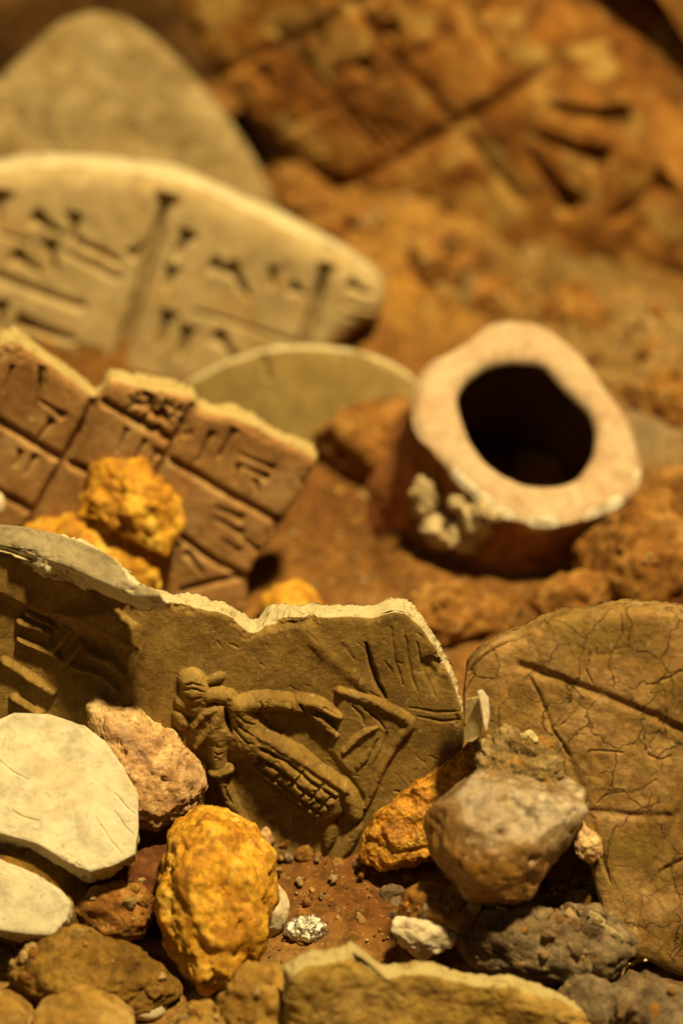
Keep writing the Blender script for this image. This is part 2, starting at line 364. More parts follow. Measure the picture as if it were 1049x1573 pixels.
class Field:
    """height of a clay face in cm over the traced pixel positions of its points"""
    def __init__(s, px, warp=2.5):
        w3 = np.column_stack([px, np.zeros(len(px))])
        s.P = px + warp * np.stack([fbm(w3, 0.035, 3, seed=41), fbm(w3, 0.035, 3, seed=42)], 1); s.up = np.zeros(len(px)); s.cut = np.zeros(len(px)); s.id = np.zeros(len(px), int); s.names = {0: None}; s.relief = np.zeros(len(px), int)
    def wedge(s, x0, y0, x1, y1, w, dep=0.14, part='wedge_mark'):
        A = np.array([x0, y0], float); B = np.array([x1, y1], float); d = B - A; L = np.hypot(*d); e = d / L
        q = s.P - A; t = (q @ e); v = np.abs(q @ np.array([-e[1], e[0]]))
        hl = min(0.45 * L, 1.1 * w)
        hw = np.where(t < hl, 0.5 * w * (1 - 0.62 * np.clip(t / hl, 0, 1)), 0.25 * w * (1 - 0.35 * np.clip((t - hl) / max(1, L - hl), 0, 1)))
        a = smooth(-0.28 * w, 0.1 * w, t) * (1 - smooth(L - 0.25 * w, L + 0.25 * w, t))
        g = dep * a * (1 - 0.45 * np.clip(t / L, 0, 1)) * np.clip(1.15 - v / hw, 0, 1)
        s._cut(g, part)
    def groove(s, pts, w, dep=0.12, part='ruled_line', taper=False):
        g = np.zeros(len(s.P)); n = len(pts) - 1
        for i in range(n):
            ix = near(s.P, [pts[i], pts[i + 1]], 2.5 * w)
            d, t = seg_dist(s.P[ix], np.array(pts[i], float), np.array(pts[i + 1], float))
            k = (i + t) / n
            ww = w * (np.sin(np.pi * np.clip(0.08 + 0.84 * k, 0, 1)) ** 0.7 if taper else 1)
            g[ix] = np.maximum(g[ix], dep * np.exp(-(d / (0.5 * ww)) ** 2 * 1.3))
        s._cut(g, part)
    def _cut(s, g, part):
        k = len(s.names); m = (g > s.cut) & (g > 0.028)
        if part: s.names[k] = part; s.id[m] = k
        s.cut = np.maximum(s.cut, g)
    def cap(s, x0, y0, x1, y1, r0, r1, h, rid=1):
        d, t = seg_dist(s.P, np.array([x0, y0], float), np.array([x1, y1], float))
        r = r0 + (r1 - r0) * t
        g = h * np.clip(1 - (d / (1.22 * r)) ** 2, 0, 1) ** 0.8
        m = g > s.up; s.relief[m & (g > 0.03)] = 0 if rid == 9 else rid; s.up = (s.up ** 3 + g ** 3) ** (1 / 3)
    def chain(s, pts, h, rid=1):
        """one limb: a tapering ridge through (x, y, radius) points"""
        g = np.zeros(len(s.P)); pts = np.array(pts, float)
        if len(pts) > 2:
            t = np.linspace(0, len(pts) - 1, 4 * (len(pts) - 1) + 1); i = np.clip(t.astype(int), 0, len(pts) - 2); f = (t - i)[:, None]
            a = pts[np.clip(i - 1, 0, None)]; b_ = pts[i]; c_ = pts[i + 1]; d_ = pts[np.clip(i + 2, None, len(pts) - 1)]
            pts = 0.5 * (2 * b_ + (c_ - a) * f + (2 * a - 5 * b_ + 4 * c_ - d_) * f ** 2 + (3 * b_ - a - 3 * c_ + d_) * f ** 3)
        for p, q in zip(pts[:-1], pts[1:]):
            ix = near(s.P, [p, q], 1.3 * max(p[2], q[2]))
            d, t = seg_dist(s.P[ix], p[:2], q[:2]); r = p[2] + (q[2] - p[2]) * t
            g[ix] = np.maximum(g[ix], h * (0.6 + 0.4 * r / pts[:, 2].max()) * np.clip(1 - (d / (1.18 * r)) ** 2, 0, 1) ** 0.65)
        m = g > s.up; s.relief[m & (g > 0.03)] = 0 if rid == 9 else rid; s.up = (s.up ** 4 + g ** 4) ** 0.25
    def plate(s, poly, h, b, rid=1):
        C = np.array(poly, float); d = poly_dist(s.P, C); d = np.where(inside(s.P, C), d, 0)
        g = h * smooth(0, b, d) ** 0.8
        m = g > s.up; s.relief[m & (g > 0.03)] = 0 if rid == 9 else rid; s.up = (s.up ** 3 + g ** 3) ** (1 / 3)

def slab(name, label, cat, outline, centre, anchor, n, thick, mat, bevel=(0.2, 0.12), N=260, rough=0.006, rough_scale=0.5, feat=None,
         face_noise=(0.03, 0.5), fine_noise=0.006, side_noise=0.08, side_edge=1.0, face_edge=0.0, flare=0.0, part='face', curve=0.0, K=10,
         relief_parts=None, sharp=False, group=None, side_mat=None, edge_px=0.0, chip=(0.12, 0.35)):
    n = norm(n); P0 = anchor
    c2 = np.array(centre, float)
    C = catmull(outline, 16, sharp)
    ext = np.array([np.ptp(C[:, 0]), np.ptp(C[:, 1])]) / 2
    rel = (C - c2) / ext
    ang = np.arctan2(rel[:, 1], rel[:, 0]); rad = np.hypot(rel[:, 0], rel[:, 1])
    o = np.argsort(ang); ang = ang[o]; rad = rad[o]
    ang = np.concatenate([ang - 2 * np.pi, ang, ang + 2 * np.pi]); rad = np.concatenate([rad] * 3)
    # square -> disc -> traced outline
    a = np.linspace(-1, 1, N + 1); A, B = np.meshgrid(a, a); A = A.ravel(); B = B.ravel()
    x = A * np.sqrt(1 - B * B / 2); y = B * np.sqrt(1 - A * A / 2)
    th = np.arctan2(y, x); rr = np.hypot(x, y)
    R = np.interp(th, ang, rad)
    circ = np.stack([np.cos(th), np.sin(th), np.zeros_like(th)], 1)
    seed = (abs(hash(label)) if False else sum(map(ord, label))) % 97
    R = R * (1 + rough * fbm(circ, 9 * rough_scale, 4, 0.6, seed=seed) * 3)
    px = c2 + np.stack([np.cos(th) * R * rr, np.sin(th) * R * rr], 1) * ext
    # to the plane
    rays = FWD[None] + RGT[None] * ((px[:, 0] - 524.5) / 786.5 * TH)[:, None] + UPV[None] * ((786.5 - px[:, 1]) / 786.5 * TH)[:, None]
    V = CAM + rays * (np.dot(P0 - CAM, n) / (rays @ n))[:, None]
    I = np.arange((N + 1) ** 2).reshape(N + 1, N + 1)
    loop = np.concatenate([I[0, :-1], I[:-1, -1], I[-1, :0:-1], I[:0:-1, 0]])
    Bd = V[loop]
    dist = poly_dist(V, Bd[::max(1, len(Bd) // 160)])
    dist[loop] = 0
    bw, bh = bevel
    prof = np.sqrt(np.clip(1 - (1 - np.clip(dist / bw, 0, 1)) ** 2, 0, 1))
    h = bh * prof
    F = Field(px)
    if feat: feat(F)
    w = np.clip(dist / 0.12, 0, 1)
    h = h + w * (F.up - F.cut)
    h += w * (face_noise[0] * fbm(V, face_noise[1], 4, 0.5, seed=seed) + fine_noise * fbm(V, 4.0, 4, 0.6, seed=seed + 1))
    cn = fbm(V, 0.9, 5, 0.6, seed=seed + 8)
    ch = smooth(0.0, 0.5, cn) * (1 - smooth(0, chip[1], dist - 0.25 * chip[1] * fbm(V, 3.0, 3, seed=seed + 9)))
    h -= chip[0] * ch
    cv = V[I[N // 2, N // 2]]
    e1 = norm(np.cross(UPV, n)); e2 = np.cross(n, e1)
    uv = np.stack([(V - cv) @ e1, (V - cv) @ e2], 1)
    if curve: h -= curve * (uv ** 2).sum(1)
    VF = V + n * h[:, None]
    Q = np.stack([I[:-1, :-1], I[1:, :-1], I[1:, 1:], I[:-1, 1:]], -1).reshape(-1, 4)
    NF = vnormals(VF, Q)
    if (NF @ n).mean() < 0: Q = Q[:, ::-1]; NF = -NF
    root_loc = np.array([VF[:, 0].mean(), VF[:, 1].mean(), VF[:, 2].min()])
    root = empty(name, root_loc); tag(root, label, cat, group)
    edge = np.full(len(VF), face_edge)
    edge = np.maximum(edge, side_edge * 0.9 * smooth(0.35, 0.8, ch))
    if edge_px:  # worn pale strip along the upper outline
        edge = np.maximum(edge, (1 - smooth(0, edge_px, dist)) * smooth(-0.2, 0.6, (uv[:, 1] / (np.abs(uv[:, 1]).max()))))
    # split the face by what was cut into or raised from it
    fid = F.id[Q].max(1); frel = np.zeros(len(Q), int)
    if relief_parts: frel = np.where((F.relief[Q] > 0).sum(1) >= 2, F.relief[Q].max(1), 0)
    def piece(nm, mask, parent):
        q = Q[mask]
        if len(q) == 0: return None
        u, inv = np.unique(q, return_inverse=True)
        return make_mesh(nm, VF[u], inv.reshape(-1, 4), mat, origin=root_loc, normals=NF[u], attrs={"edge": edge[u]}, parent=parent)
    body = piece(part, (fid == 0) & (frel == 0), root)
    rp = {}
    if relief_parts:
        for k, nm in relief_parts.items():
            rp[k] = piece(nm, (frel == k), rp.get(1, root))
    for k, nm in F.names.items():
        if nm: piece(nm, (fid == k) & (frel == 0), root)
        if nm and relief_parts and ((fid == k) & (frel > 0)).any() and False: pass
    # broken side running back from the outline
    out = Bd - cv; out -= np.outer(out @ n, n); out /= np.linalg.norm(out, axis=1)[:, None]
    rings = [VF[loop]]
    tv = thick * (1 + 0.7 * fbm(VF[loop], 0.5, 4, 0.6, seed=seed + 11))[:, None]
    for k in range(1, K + 1):
        t = k / K
        p = VF[loop] - n * tv * t + out * (flare * t)
        am = side_noise * min(1, 3 * t)
        p = p + out * (am * (fbm(p, 1.6, 5, 0.6, seed=seed + 3) + 0.5 * fbm(p, 4.5, 3, 0.6, seed=seed + 4, ridged=True)))[:, None]
        p = p + n * (0.35 * am * fbm(p, 2.5, 3, seed=seed + 6))[:, None]
        rings.append(p)
    for s_ in (0.9, 0.6, 0.3, 0.02):
        cc = rings[K].mean(0); rings.append(cc + (rings[K] - cc) * s_ - n * 0.05 * (1 - s_))
    VS = np.concatenate(rings); m = len(loop)
    qs = []
    for k in range(len(rings) - 1):
        i = np.arange(m); j = (i + 1) % m
        qs.append(np.stack([k * m + i, k * m + j, (k + 1) * m + j, (k + 1) * m + i], 1))
    QS = np.concatenate(qs); NS = vnormals(VS, QS)
    if (NS[m:2 * m] * out).sum() < 0: QS = QS[:, ::-1]; NS = -NS
    make_mesh("broken_edge", VS, QS, side_mat or mat, origin=root_loc, normals=NS, attrs={"edge": np.full(len(VS), side_edge)}, parent=root)
    return root

REL = (on_z(450, 1318, 0.05), norm((0.05, -0.95, 0.26))); LEAF = (on_z(985, 1490, 0.15), norm((-0.10, -0.86, 0.46)))
GRID = (on_z(280, 960, 0.0), norm((0.10, -0.95, 0.26)))
def depth_on(pl, px, py): return float(np.dot(on_plane(px, py, *pl) - CAM, FWD))
def cast(px, py):
    """nearest surface already built along the ray through a traced point"""
    dg = bpy.context.evaluated_depsgraph_get(); r = norm(ray(px, py))
    ok, loc, *_ = scene.ray_cast(dg, Vector(CAM) * S, Vector(r))
    return np.array(loc) / S if ok else on_z(px, py)

# ------------------------------------------------------------------ rocks
_ico = {}
def ico(k):
    if k not in _ico:
        bm = bmesh.new(); bmesh.ops.create_icosphere(bm, subdivisions=k, radius=1.0)
        _ico[k] = (np.array([v.co[:] for v in bm.verts]), np.array([[v.index for v in f.verts] for f in bm.faces])); bm.free()
    return _ico[k]
def rock(name, label, cat, outline, mat, zbase=None, zc=None, depth=None, fat=0.8, k=6, lump=(0.10, 1.2), ridge=(0.0, 1.5), fine=(0.02, 5.0), cells=(0.0, 1.0),
         facet=0.45, group=None, colf=None, attrs=True, centre=None, rough=0.05):
    C = catmull(outline, 12)
    c = np.array(centre, float) if centre is not None else np.array([(C[:, 0].min() + C[:, 0].max()) / 2, (C[:, 1].min() + C[:, 1].max()) / 2])
    hy = np.ptp(C[:, 1]) / 2
    if depth is None:
        if zc is None:
            pb = on_z(c[0], C[:, 1].max()); g = zbase if zbase is not None else gz(c[0], C[:, 1].max())
            scale = np.dot(pb - CAM, FWD) * TH / 786.5
            zc = g + hy * scale * 0.72
        ctr = on_z(c[0], c[1], zc)
    else: ctr = at_depth(c[0], c[1], depth)
    D = np.dot(ctr - CAM, FWD); sc = D * TH / 786.5
    rel = (C - c) * sc; rel[:, 1] *= -1
    ang = np.arctan2(rel[:, 1], rel[:, 0]); rad = np.hypot(rel[:, 0], rel[:, 1]); o = np.argsort(ang); ang, rad = ang[o], rad[o]
    ang = np.concatenate([ang - 2 * np.pi, ang, ang + 2 * np.pi]); rad = np.concatenate([rad] * 3)
    v, f = ico(k)
    th = np.arctan2(v[:, 1], v[:, 0]); R = np.interp(th, ang, rad); rm = rad.mean()
    rxy = np.hypot(v[:, 0], v[:, 1])
    # soften towards the poles so the traced outline only rules the silhouette
    Rm = R * rxy ** 0.8 + rm * (1 - rxy ** 0.8)
    seed = sum(map(ord, label)) % 89
    vd = ctr - CAM; vd /= np.linalg.norm(vd)
    e1 = norm(np.cross(vd, UPV)); e2 = np.cross(e1, vd)
    p = v[:, :1] * Rm[:, None] * e1 + v[:, 1:2] * Rm[:, None] * e2 - (v[:, 2] * rm * fat)[:, None] * vd
    d = v[:, :1] * e1 + v[:, 1:2] * e2 - v[:, 2:3] * vd
    q = p + ctr * 0
    h = lump[0] * rm * fbm(q, lump[1] / rm, 3, 0.5, seed=seed)
    if ridge[0]: h += ridge[0] * rm * fbm(q, ridge[1] / rm, 4, 0.55, seed=seed + 1, ridged=True)
    if cells[0]:
        w1, w2 = worley(q + 0.25 * rm * np.stack([fbm(q, 2 / rm, 2, seed=s_) for s_ in (1, 2, 3)], 1), cells[1] / rm, seed)
        h += cells[0] * rm * (0.55 - w1)
    if facet:
        fr = np.random.default_rng(seed)
        for _ in range(14):
            fd = fr.normal(size=3); fd /= np.linalg.norm(fd)
            s_ = p @ fd; lim = np.percentile(s_, fr.uniform(80, 93))
            p = p - np.outer(np.maximum(0, s_ - lim) * facet, fd)
    if facet:  # the cuts shrink the stone: bring its outline back to the traced extent
        for e, lo_, hi_ in ((e1, rel[:, 0].min(), rel[:, 0].max()), (e2, rel[:, 1].min(), rel[:, 1].max())):
            s_ = p @ e; t_ = (s_ - s_.min()) / np.ptp(s_) * (hi_ - lo_) + lo_; p = p + np.outer(t_ - s_, e)
    h += fine[0] * rm * fbm(q, fine[1] / rm, 4, 0.65, seed=seed + 2)
    if rough:
        rn = fbm(q, 2.2 / rm, 6, 0.62, seed=seed + 5); h += rough * rm * (rn - 0.9 * smooth(0.15, 0.5, fbm(q, 3.4 / rm, 4, 0.6, seed=seed + 7)))
    p = ctr + p + d * h[:, None]
    at = {}
    if colf is not None: at["earth"] = colf(v, p)
    lo = p[:, 2].min(); org = np.array([ctr[0], ctr[1], lo])
    o = make_mesh(name, p, f, mat, origin=org, attrs=at)
    return tag(o, label, cat, group)

# ------------------------------------------------------------------ large clay tablets, back to front
def feat_big(F):
    g = F.groove
    g([(335, 115), (450, 58), (600, -20)], 27, 0.20); g([(520, 292), (640, 225), (760, 155), (860, 95)], 34, 0.30); g([(430, 200), (560, 130), (660, 70), (760, 10)], 18, 0.13)
    g([(540, 0), (625, 100), (715, 200), (800, 300)], 27, 0.22); g([(690, -20), (735, 50), (770, 95)], 25, 0.18); g([(430, 40), (520, 150), (600, 250)], 18, 0.12)
    for a in [(490, 36, 497, 66), (405, 102, 412, 128), (560, 92, 568, 116), (600, 40, 612, 62)]: F.wedge(*a, 44, 0.60)
    F.wedge(960, 182, 848, 158, 54, 0.75); F.wedge(928, 234, 822, 195, 50, 0.70); F.wedge(882, 304, 815, 222, 50, 0.75)
    F.wedge(1022, 270, 940, 324, 54, 0.7); F.wedge(648, 306, 694, 332, 48, 0.6)
    for i in range(4): g([(520 + 30 * i, 152 + 12 * i), (568 + 30 * i, 212 + 10 * i)], 16, 0.14)
    g([(590, 252), (660, 207)], 23, 0.12, None); g([(1049, 400), (960, 470)], 27, 0.12, None); g([(860, 340), (960, 400), (1049, 430)], 23, 0.12, None)
    x, y = F.P[:, 0], F.P[:, 1]
    s = (x - 640) * 0.8 + (y - 200) * 0.35
    F.up += 0.9 * smooth(-60, 420, s)
    t = np.clip(((x - 880) * 0.55 + (230 - y) * 0.75) / 330, 0, 1.3); F.cut += 5.0 * t ** 1.6
slab("clay_tablet", "huge brown clay tablet with deep wedge cuts leaning at the back", "clay tablet",
     [(270, -70), (300, 60), (335, 120), (420, 215), (520, 275), (640, 335), (760, 395), (850, 455), (950, 500), (1110, 540),
      (1130, 200), (1075, 90), (1030, 25), (985, -30), (900, -90), (600, -120)],
     (700, 200), on_z(760, 375, 0.5), (-0.16, -0.97, 0.14), 2.2, M['bigslab'], bevel=(1.0, 0.5), N=260, rough=0.008,
     feat=feat_big, face_noise=(0.22, 0.5), fine_noise=0.09, side_noise=0.2, side_edge=0.2)
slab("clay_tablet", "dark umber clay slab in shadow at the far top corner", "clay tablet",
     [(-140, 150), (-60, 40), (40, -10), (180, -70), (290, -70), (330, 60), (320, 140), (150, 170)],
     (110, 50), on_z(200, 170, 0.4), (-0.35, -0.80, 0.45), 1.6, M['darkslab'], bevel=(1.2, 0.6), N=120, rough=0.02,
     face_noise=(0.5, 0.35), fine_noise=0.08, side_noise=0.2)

def feat_blank(F):
    F.up += 0.25 * np.exp(-((F.P[:, 0] - 110) / 60) ** 2 - ((F.P[:, 1] - 150) / 60) ** 2)
    F.cut += 0.22 * np.exp(-((F.P[:, 0] - 215) / 60) ** 2 - ((F.P[:, 1] - 205) / 60) ** 2)
slab("clay_fragment", "plain pale clay fragment with a rounded peak behind the cream tablet", "clay fragment",
     [(-90, 300), (-40, 150), (0, 118), (50, 70), (95, 32), (150, 18), (205, 34), (262, 78), (315, 136), (360, 194), (394, 246), (425, 310), (440, 380), (300, 420), (100, 420)],
     (150, 190), on_z(180, 425, 0.3), (0.16, -0.80, 0.58), 1.1, M['palegrey'], bevel=(1.0, 0.55), N=200, rough=0.006,
     feat=feat_blank, face_noise=(0.34, 0.6), fine_noise=0.07, side_noise=0.1, side_edge=0.4)

def feat_cream(F):
    for a in [(58, 327, 98, 352, 24), (118, 326, 113, 368, 24), (80, 366, 88, 410, 22), (30, 386, 64, 410, 24), (203, 385, 222, 368, 20),
              (258, 300, 183, 545, 34), (290, 352, 270, 396, 26), (267, 406, 256, 440, 23), (260, 474, 245, 524, 25), (290, 498, 276, 540, 24),
              (329, 400, 352, 412, 24), (352, 404, 382, 448, 26), (334, 508, 366, 545, 24), (420, 405, 418, 434, 18), (450, 434, 466, 444, 20),
              (500, 404, 462, 530, 26), (536, 430, 566, 446, 20), (4, 294, -4, 345, 34), (6, 458, 3, 505, 24), (32, 487, 116, 514, 30), (134, 528, 128, 560, 24)]:
        F.wedge(a[0], a[1], a[2], a[3], a[4] * 1.2, 0.58)
    for p in ([(254, 312), (220, 430), (185, 545)], [(497, 414), (482, 470), (463, 528)]): F.groove(p, 17, 0.72, None)
    for p, w in [([(112, 360), (182, 394)], 12), ([(108, 380), (180, 418)], 12), ([(0, 416), (60, 440), (128, 463)], 13), ([(10, 354), (46, 366)], 8),
                 ([(38, 514), (120, 541)], 12), ([(528, 458), (572, 470)], 8), ([(530, 478), (560, 486)], 8), ([(300, 470), (460, 520)], 8)]:
        F.groove(p, w, 0.24 if w > 8 else 0.13, 'incised_line')
slab("clay_tablet", "cream clay tablet with rows of wedge writing and a rounded top edge", "clay tablet",
     [(-120, 330), (-60, 268), (0, 252), (60, 245), (130, 246), (200, 255), (260, 264), (310, 280), (370, 308), (430, 335), (490, 366), (545, 398), (580, 428),
      (590, 455), (580, 485), (545, 505), (480, 560), (300, 600), (100, 610), (-80, 600)],
     (230, 430), on_z(300, 590, 0.2), (0.04, -0.95, 0.28), 1.2, M['cream'], bevel=(0.85, 0.75), N=290, rough=0.003,
     feat=feat_cream, face_noise=(0.07, 0.4), fine_noise=0.012, side_noise=0.05, side_edge=0.8, edge_px=0.3)

# thin curved sherd behind the neck
slab("pottery_sherd", "thin olive pottery sherd with pale rim behind the gridded tablet", "pottery sherd",
     [(280, 600), (320, 572), (365, 552), (420, 537), (480, 534), (540, 541), (595, 558), (640, 590), (640, 640), (560, 690), (480, 730), (380, 720), (300, 660)],
     (470, 630), on_z(480, 735, -0.2), (0.02, -0.92, 0.36), 0.35, M['shell'], bevel=(0.12, 0.08), N=170, rough=0.004,
     feat=lambda F: (F.groove([(404, 546), (412, 580)], 10, 0.12, 'nick'), F.groove([(525, 545), (522, 570)], 4, 0.05, None)), face_noise=(0.05, 0.5), side_noise=0.05, curve=0.02, edge_px=0.10)

def feat_grid(F):
    g = lambda *p, w=15, d=0.24: F.groove(list(p), w, d, 'grid_groove')
    g((156, 590), (128, 650), (100, 705), (57, 782), (40, 815), w=15, d=0.26); g((304, 606), (270, 672), (237, 735), (200, 800), w=13, d=0.22)
    g((-40, 622), (0, 645), (50, 675), (100, 706), (143, 724), (200, 750), w=13); g((162, 616), (215, 648), (268, 675), w=14, d=0.26)
    g((-40, 735), (0, 756), (57, 784), w=14); g((240, 690), (300, 726), (357, 760), (428, 797), w=13, d=0.22)
    g((200, 790), (274, 820), (334, 862), (378, 884), w=12); g((278, 905), (330, 890), (372, 884), w=10)
    for a in [(326, 660, 302, 708, 13), (360, 656, 336, 700, 14), (420, 716, 370, 694, 14), (411, 731, 364, 709, 13), (366, 712, 360, 738, 10), (392, 735, 396, 752, 10),
              (372, 793, 332, 775, 15), (372, 816, 329, 792, 15), (368, 844, 338, 824, 12), (398, 842, 370, 822, 12), (274, 832, 266, 880, 13), (286, 845, 313, 880, 15),
              (66, 562, 50, 642, 11), (99, 636, 62, 612, 15), (80, 642, 58, 674, 13), (33, 690, 24, 714, 12), (56, 697, 38, 726, 12),
              (196, 655, 180, 690, 10), (224, 672, 206, 705, 10), (240, 690, 226, 716, 10), (20, 560, 6, 600, 8)]:
        F.wedge(a[0], a[1], a[2], a[3], a[4] * 1.15, 0.20)
    x, y = F.P[:, 0], F.P[:, 1]
    # crumbled upper corner of the middle block
    n = fbm(np.stack([x * 0.05, y * 0.05, 0 * x], 1), 1.0, 4, 0.6, seed=3)
    F.cut += 0.30 * smooth(0, 22, 34 - np.abs(y - (0.42 * (x - 170) + 600)) + 18 * n) * smooth(180, 215, x) * smooth(300, 275, x) * smooth(-0.25, 0.3, n)
    F.up += 0.06 * fbm(np.stack([x * 0.012, y * 0.012, 0 * x], 1), 1, 2, seed=9)
slab("clay_tablet", "reddish brown clay tablet ruled into square blocks with pale broken top", "clay tablet",
     [(-80, 600), (-45, 555), (0, 531), (22, 524), (50, 542), (80, 562), (110, 584), (141, 608), (152, 606), (171, 585), (200, 592), (235, 600), (270, 605), (297, 613),
      (311, 630), (369, 646), (430, 676), (484, 704), (472, 733), (437, 797), (403, 845), (380, 885), (372, 940), (280, 985), (120, 950), (-90, 860)],
     (190, 750), on_z(280, 960, 0.0), (0.10, -0.96, 0.20), 1.0, M['brownslab'], bevel=(0.22, 0.16), N=290, rough=0.002, sharp=False,
     feat=feat_grid, face_noise=(0.05, 0.6), fine_noise=0.010, side_noise=0.2, side_edge=0.8, flare=-0.05, chip=(0.3, 0.4))

# ------------------------------------------------------------------ the jar neck
def jar_neck():
    ax = norm((0.13, -0.38, 0.91)); ctr = on_z(815, 648, 3.8)
    c2 = np.array([814.0, 648.0])
    outer = catmull([(636, 640), (637, 600), (655, 562), (690, 535), (716, 520), (745, 497), (790, 488), (822, 490), (860, 512), (895, 540), (938, 600), (972, 650),
                     (986, 700), (982, 740), (962, 765), (905, 792), (860, 803), (815, 800), (770, 784), (735, 762), (705, 735), (680, 705), (650, 672)], 12)
    hole = catmull([(704, 612), (714, 585), (745, 560), (790, 549), (836, 556), (868, 588), (905, 625), (917, 655), (912, 695), (885, 732), (845, 743), (795, 735), (750, 708), (722, 670)], 12)
    na = 420; tha = np.linspace(-np.pi, np.pi, na, endpoint=False)
    def radial(C):
        a = np.arctan2(C[:, 1] - c2[1], C[:, 0] - c2[0]); r = np.hypot(C[:, 0] - c2[0], C[:, 1] - c2[1]); o = np.argsort(a)
        R = np.interp(tha, np.concatenate([a[o] - 2 * np.pi, a[o], a[o] + 2 * np.pi]), np.concatenate([r[o]] * 3))
        return np.array([on_plane(c2[0] + R[i] * math.cos(tha[i]), c2[1] + R[i] * math.sin(tha[i]), ctr, ax) for i in range(na)])
    PO = radial(outer); PH = radial(hole)
    root_loc = np.array([POT_BASE[0], POT_BASE[1], -1.0])
    root = empty("jar_neck", root_loc); tag(root, "broken buff pottery jar neck with a dark round mouth", "jar neck")
    def loft(nm, rings, mat, edges, flip=False):
        V = np.concatenate(rings); m = na; qs = []
        for k in range(len(rings) - 1):
            i = np.arange(m); j = (i + 1) % m
            qs.append(np.stack([k * m + i, k * m + j, (k + 1) * m + j, (k + 1) * m + i], 1))
        Q = np.concatenate(qs)
        if flip: Q = Q[:, ::-1]
        return make_mesh(nm, V, Q, mat, origin=root_loc, attrs={"edge": np.concatenate(edges)}, parent=root)
    def radial_dir(P): d = P - ctr; d -= np.outer(d @ ax, ax); return d / np.linalg.norm(d, axis=1)[:, None]
    do = radial_dir(PO); dh = radial_dir(PH)
    chip = fbm(PO, 0.9, 4, 0.6, seed=21)
    # rim: broken flat face, worn at both edges
    R, E = [], []
    Kr = 46
    for k in range(Kr + 1):
        t = k / Kr
        p = PH * (1 - t) + PO * t
        h = 0.30 * np.minimum(1, np.sqrt(np.clip(1 - (1 - min(1, t / 0.34)) ** 2, 0, 1))) - 0.30 - 0.14 * max(0, (t - 0.7) / 0.3) ** 2
        h = h - 0.22 * smooth(0.88, 1.0, np.full(na, t)) * np.clip(0.35 + 1.2 * chip, 0, 1)
        h = h + 0.10 * fbm(p, 0.55, 3, seed=22) + 0.03 * fbm(p, 2.2, 4, 0.6, seed=23)
        p = p + ax * h[:, None]
        if t > 0.9: p = p + do * (0.9 * (t - 0.9) * (fbm(p, 0.8, 3, 0.5, seed=24) + 0.4 * fbm(p, 3.0, 3, 0.6, seed=28)))[:, None]
        R.append(p)
        low = smooth(-0.2, 0.9, np.sin(tha))            # chipped to the pale core along the front of the rim
        E.append(smooth(0.80, 0.92, t + 0.12 * fbm(p, 1.6, 3, seed=29)) * low * smooth(-0.25, 0.2, chip + 0.1))
    loft("rim", R, M['pot'], E, True)
    # mouth: wall running down inside to a closed floor, its shade painted into the colour
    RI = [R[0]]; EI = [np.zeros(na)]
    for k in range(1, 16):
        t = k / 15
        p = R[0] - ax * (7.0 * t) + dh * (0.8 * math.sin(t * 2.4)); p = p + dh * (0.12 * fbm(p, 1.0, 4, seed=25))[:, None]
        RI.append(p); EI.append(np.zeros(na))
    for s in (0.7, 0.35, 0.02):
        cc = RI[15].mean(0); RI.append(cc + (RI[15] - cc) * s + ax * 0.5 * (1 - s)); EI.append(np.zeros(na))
    loft("mouth", RI, M['mouth_shade'], EI, False)
    # body: neck wall falling to the shoulder in the soil
    RB = [R[-1]]; EB = [E[-1]]
    Kb = 70; Lb = 5.2
    for k in range(1, Kb + 1):
        t = k / Kb
        fl = -0.08 * math.sin(min(1, t / 0.25) * math.pi) + 0.75 * smooth(0.25, 1.0, np.array([t]))[0] * 1.0
        p = R[-1] - ax * (Lb * t) + do * fl
        n1 = 0.13 * fbm(p, 0.9, 4, 0.55, seed=26) + 0.05 * fbm(p, 2.8, 4, 0.6, seed=27, ridged=True)
        p = p + do * n1[:, None] * min(1, t * 8)
        RB.append(p)
        low = smooth(0.0, 0.8, np.sin(tha))
        EB.append((1 - smooth(0.0, 0.10, t + 0.08 * fbm(p, 1.6, 3, seed=30))) * low * smooth(-0.3, 0.2, chip + 0.1))
    loft("body", RB, M['potside'], EB, True)
    # lumps of pale crust stuck below the rim
    def lump(px, py, r, sx=1.0, sy=1.0):
        # find the body point seen there
        Vb = np.concatenate(RB[2:40]); X, Y = project(Vb); i = np.argmin((X - px) ** 2 + (Y - py) ** 2 + 40 * ((Vb - CAM) @ FWD - 56) ** 2)
        c = Vb[i] - FWD * 0.35 + np.array([0, 0, 0.1]); v, f = ico(5); sd = px * 0.1
        q = v * np.array([sx, 0.8, sy]) * r
        q = q * (1 + 0.85 * fbm(v, 1.1, 5, 0.6, seed=sd))[:, None]
        make_mesh("crust_lump", c + q, f, M['crust'], origin=root_loc, parent=root)
    for a in [(652, 776, 0.52, 0.9, 1.3), (648, 758, 0.36), (668, 804, 0.30, 1.3, 0.8), (682, 824, 0.46, 1.5, 0.9), (712, 826, 0.46, 1.4, 1.0), (730, 806, 0.44, 0.9, 1.2), (738, 790, 0.24), (700, 780, 0.26), (716, 846, 0.26, 1.2, 0.7), (672, 832, 0.22), (756, 800, 0.2)]:
        lump(*a)
jar_neck()

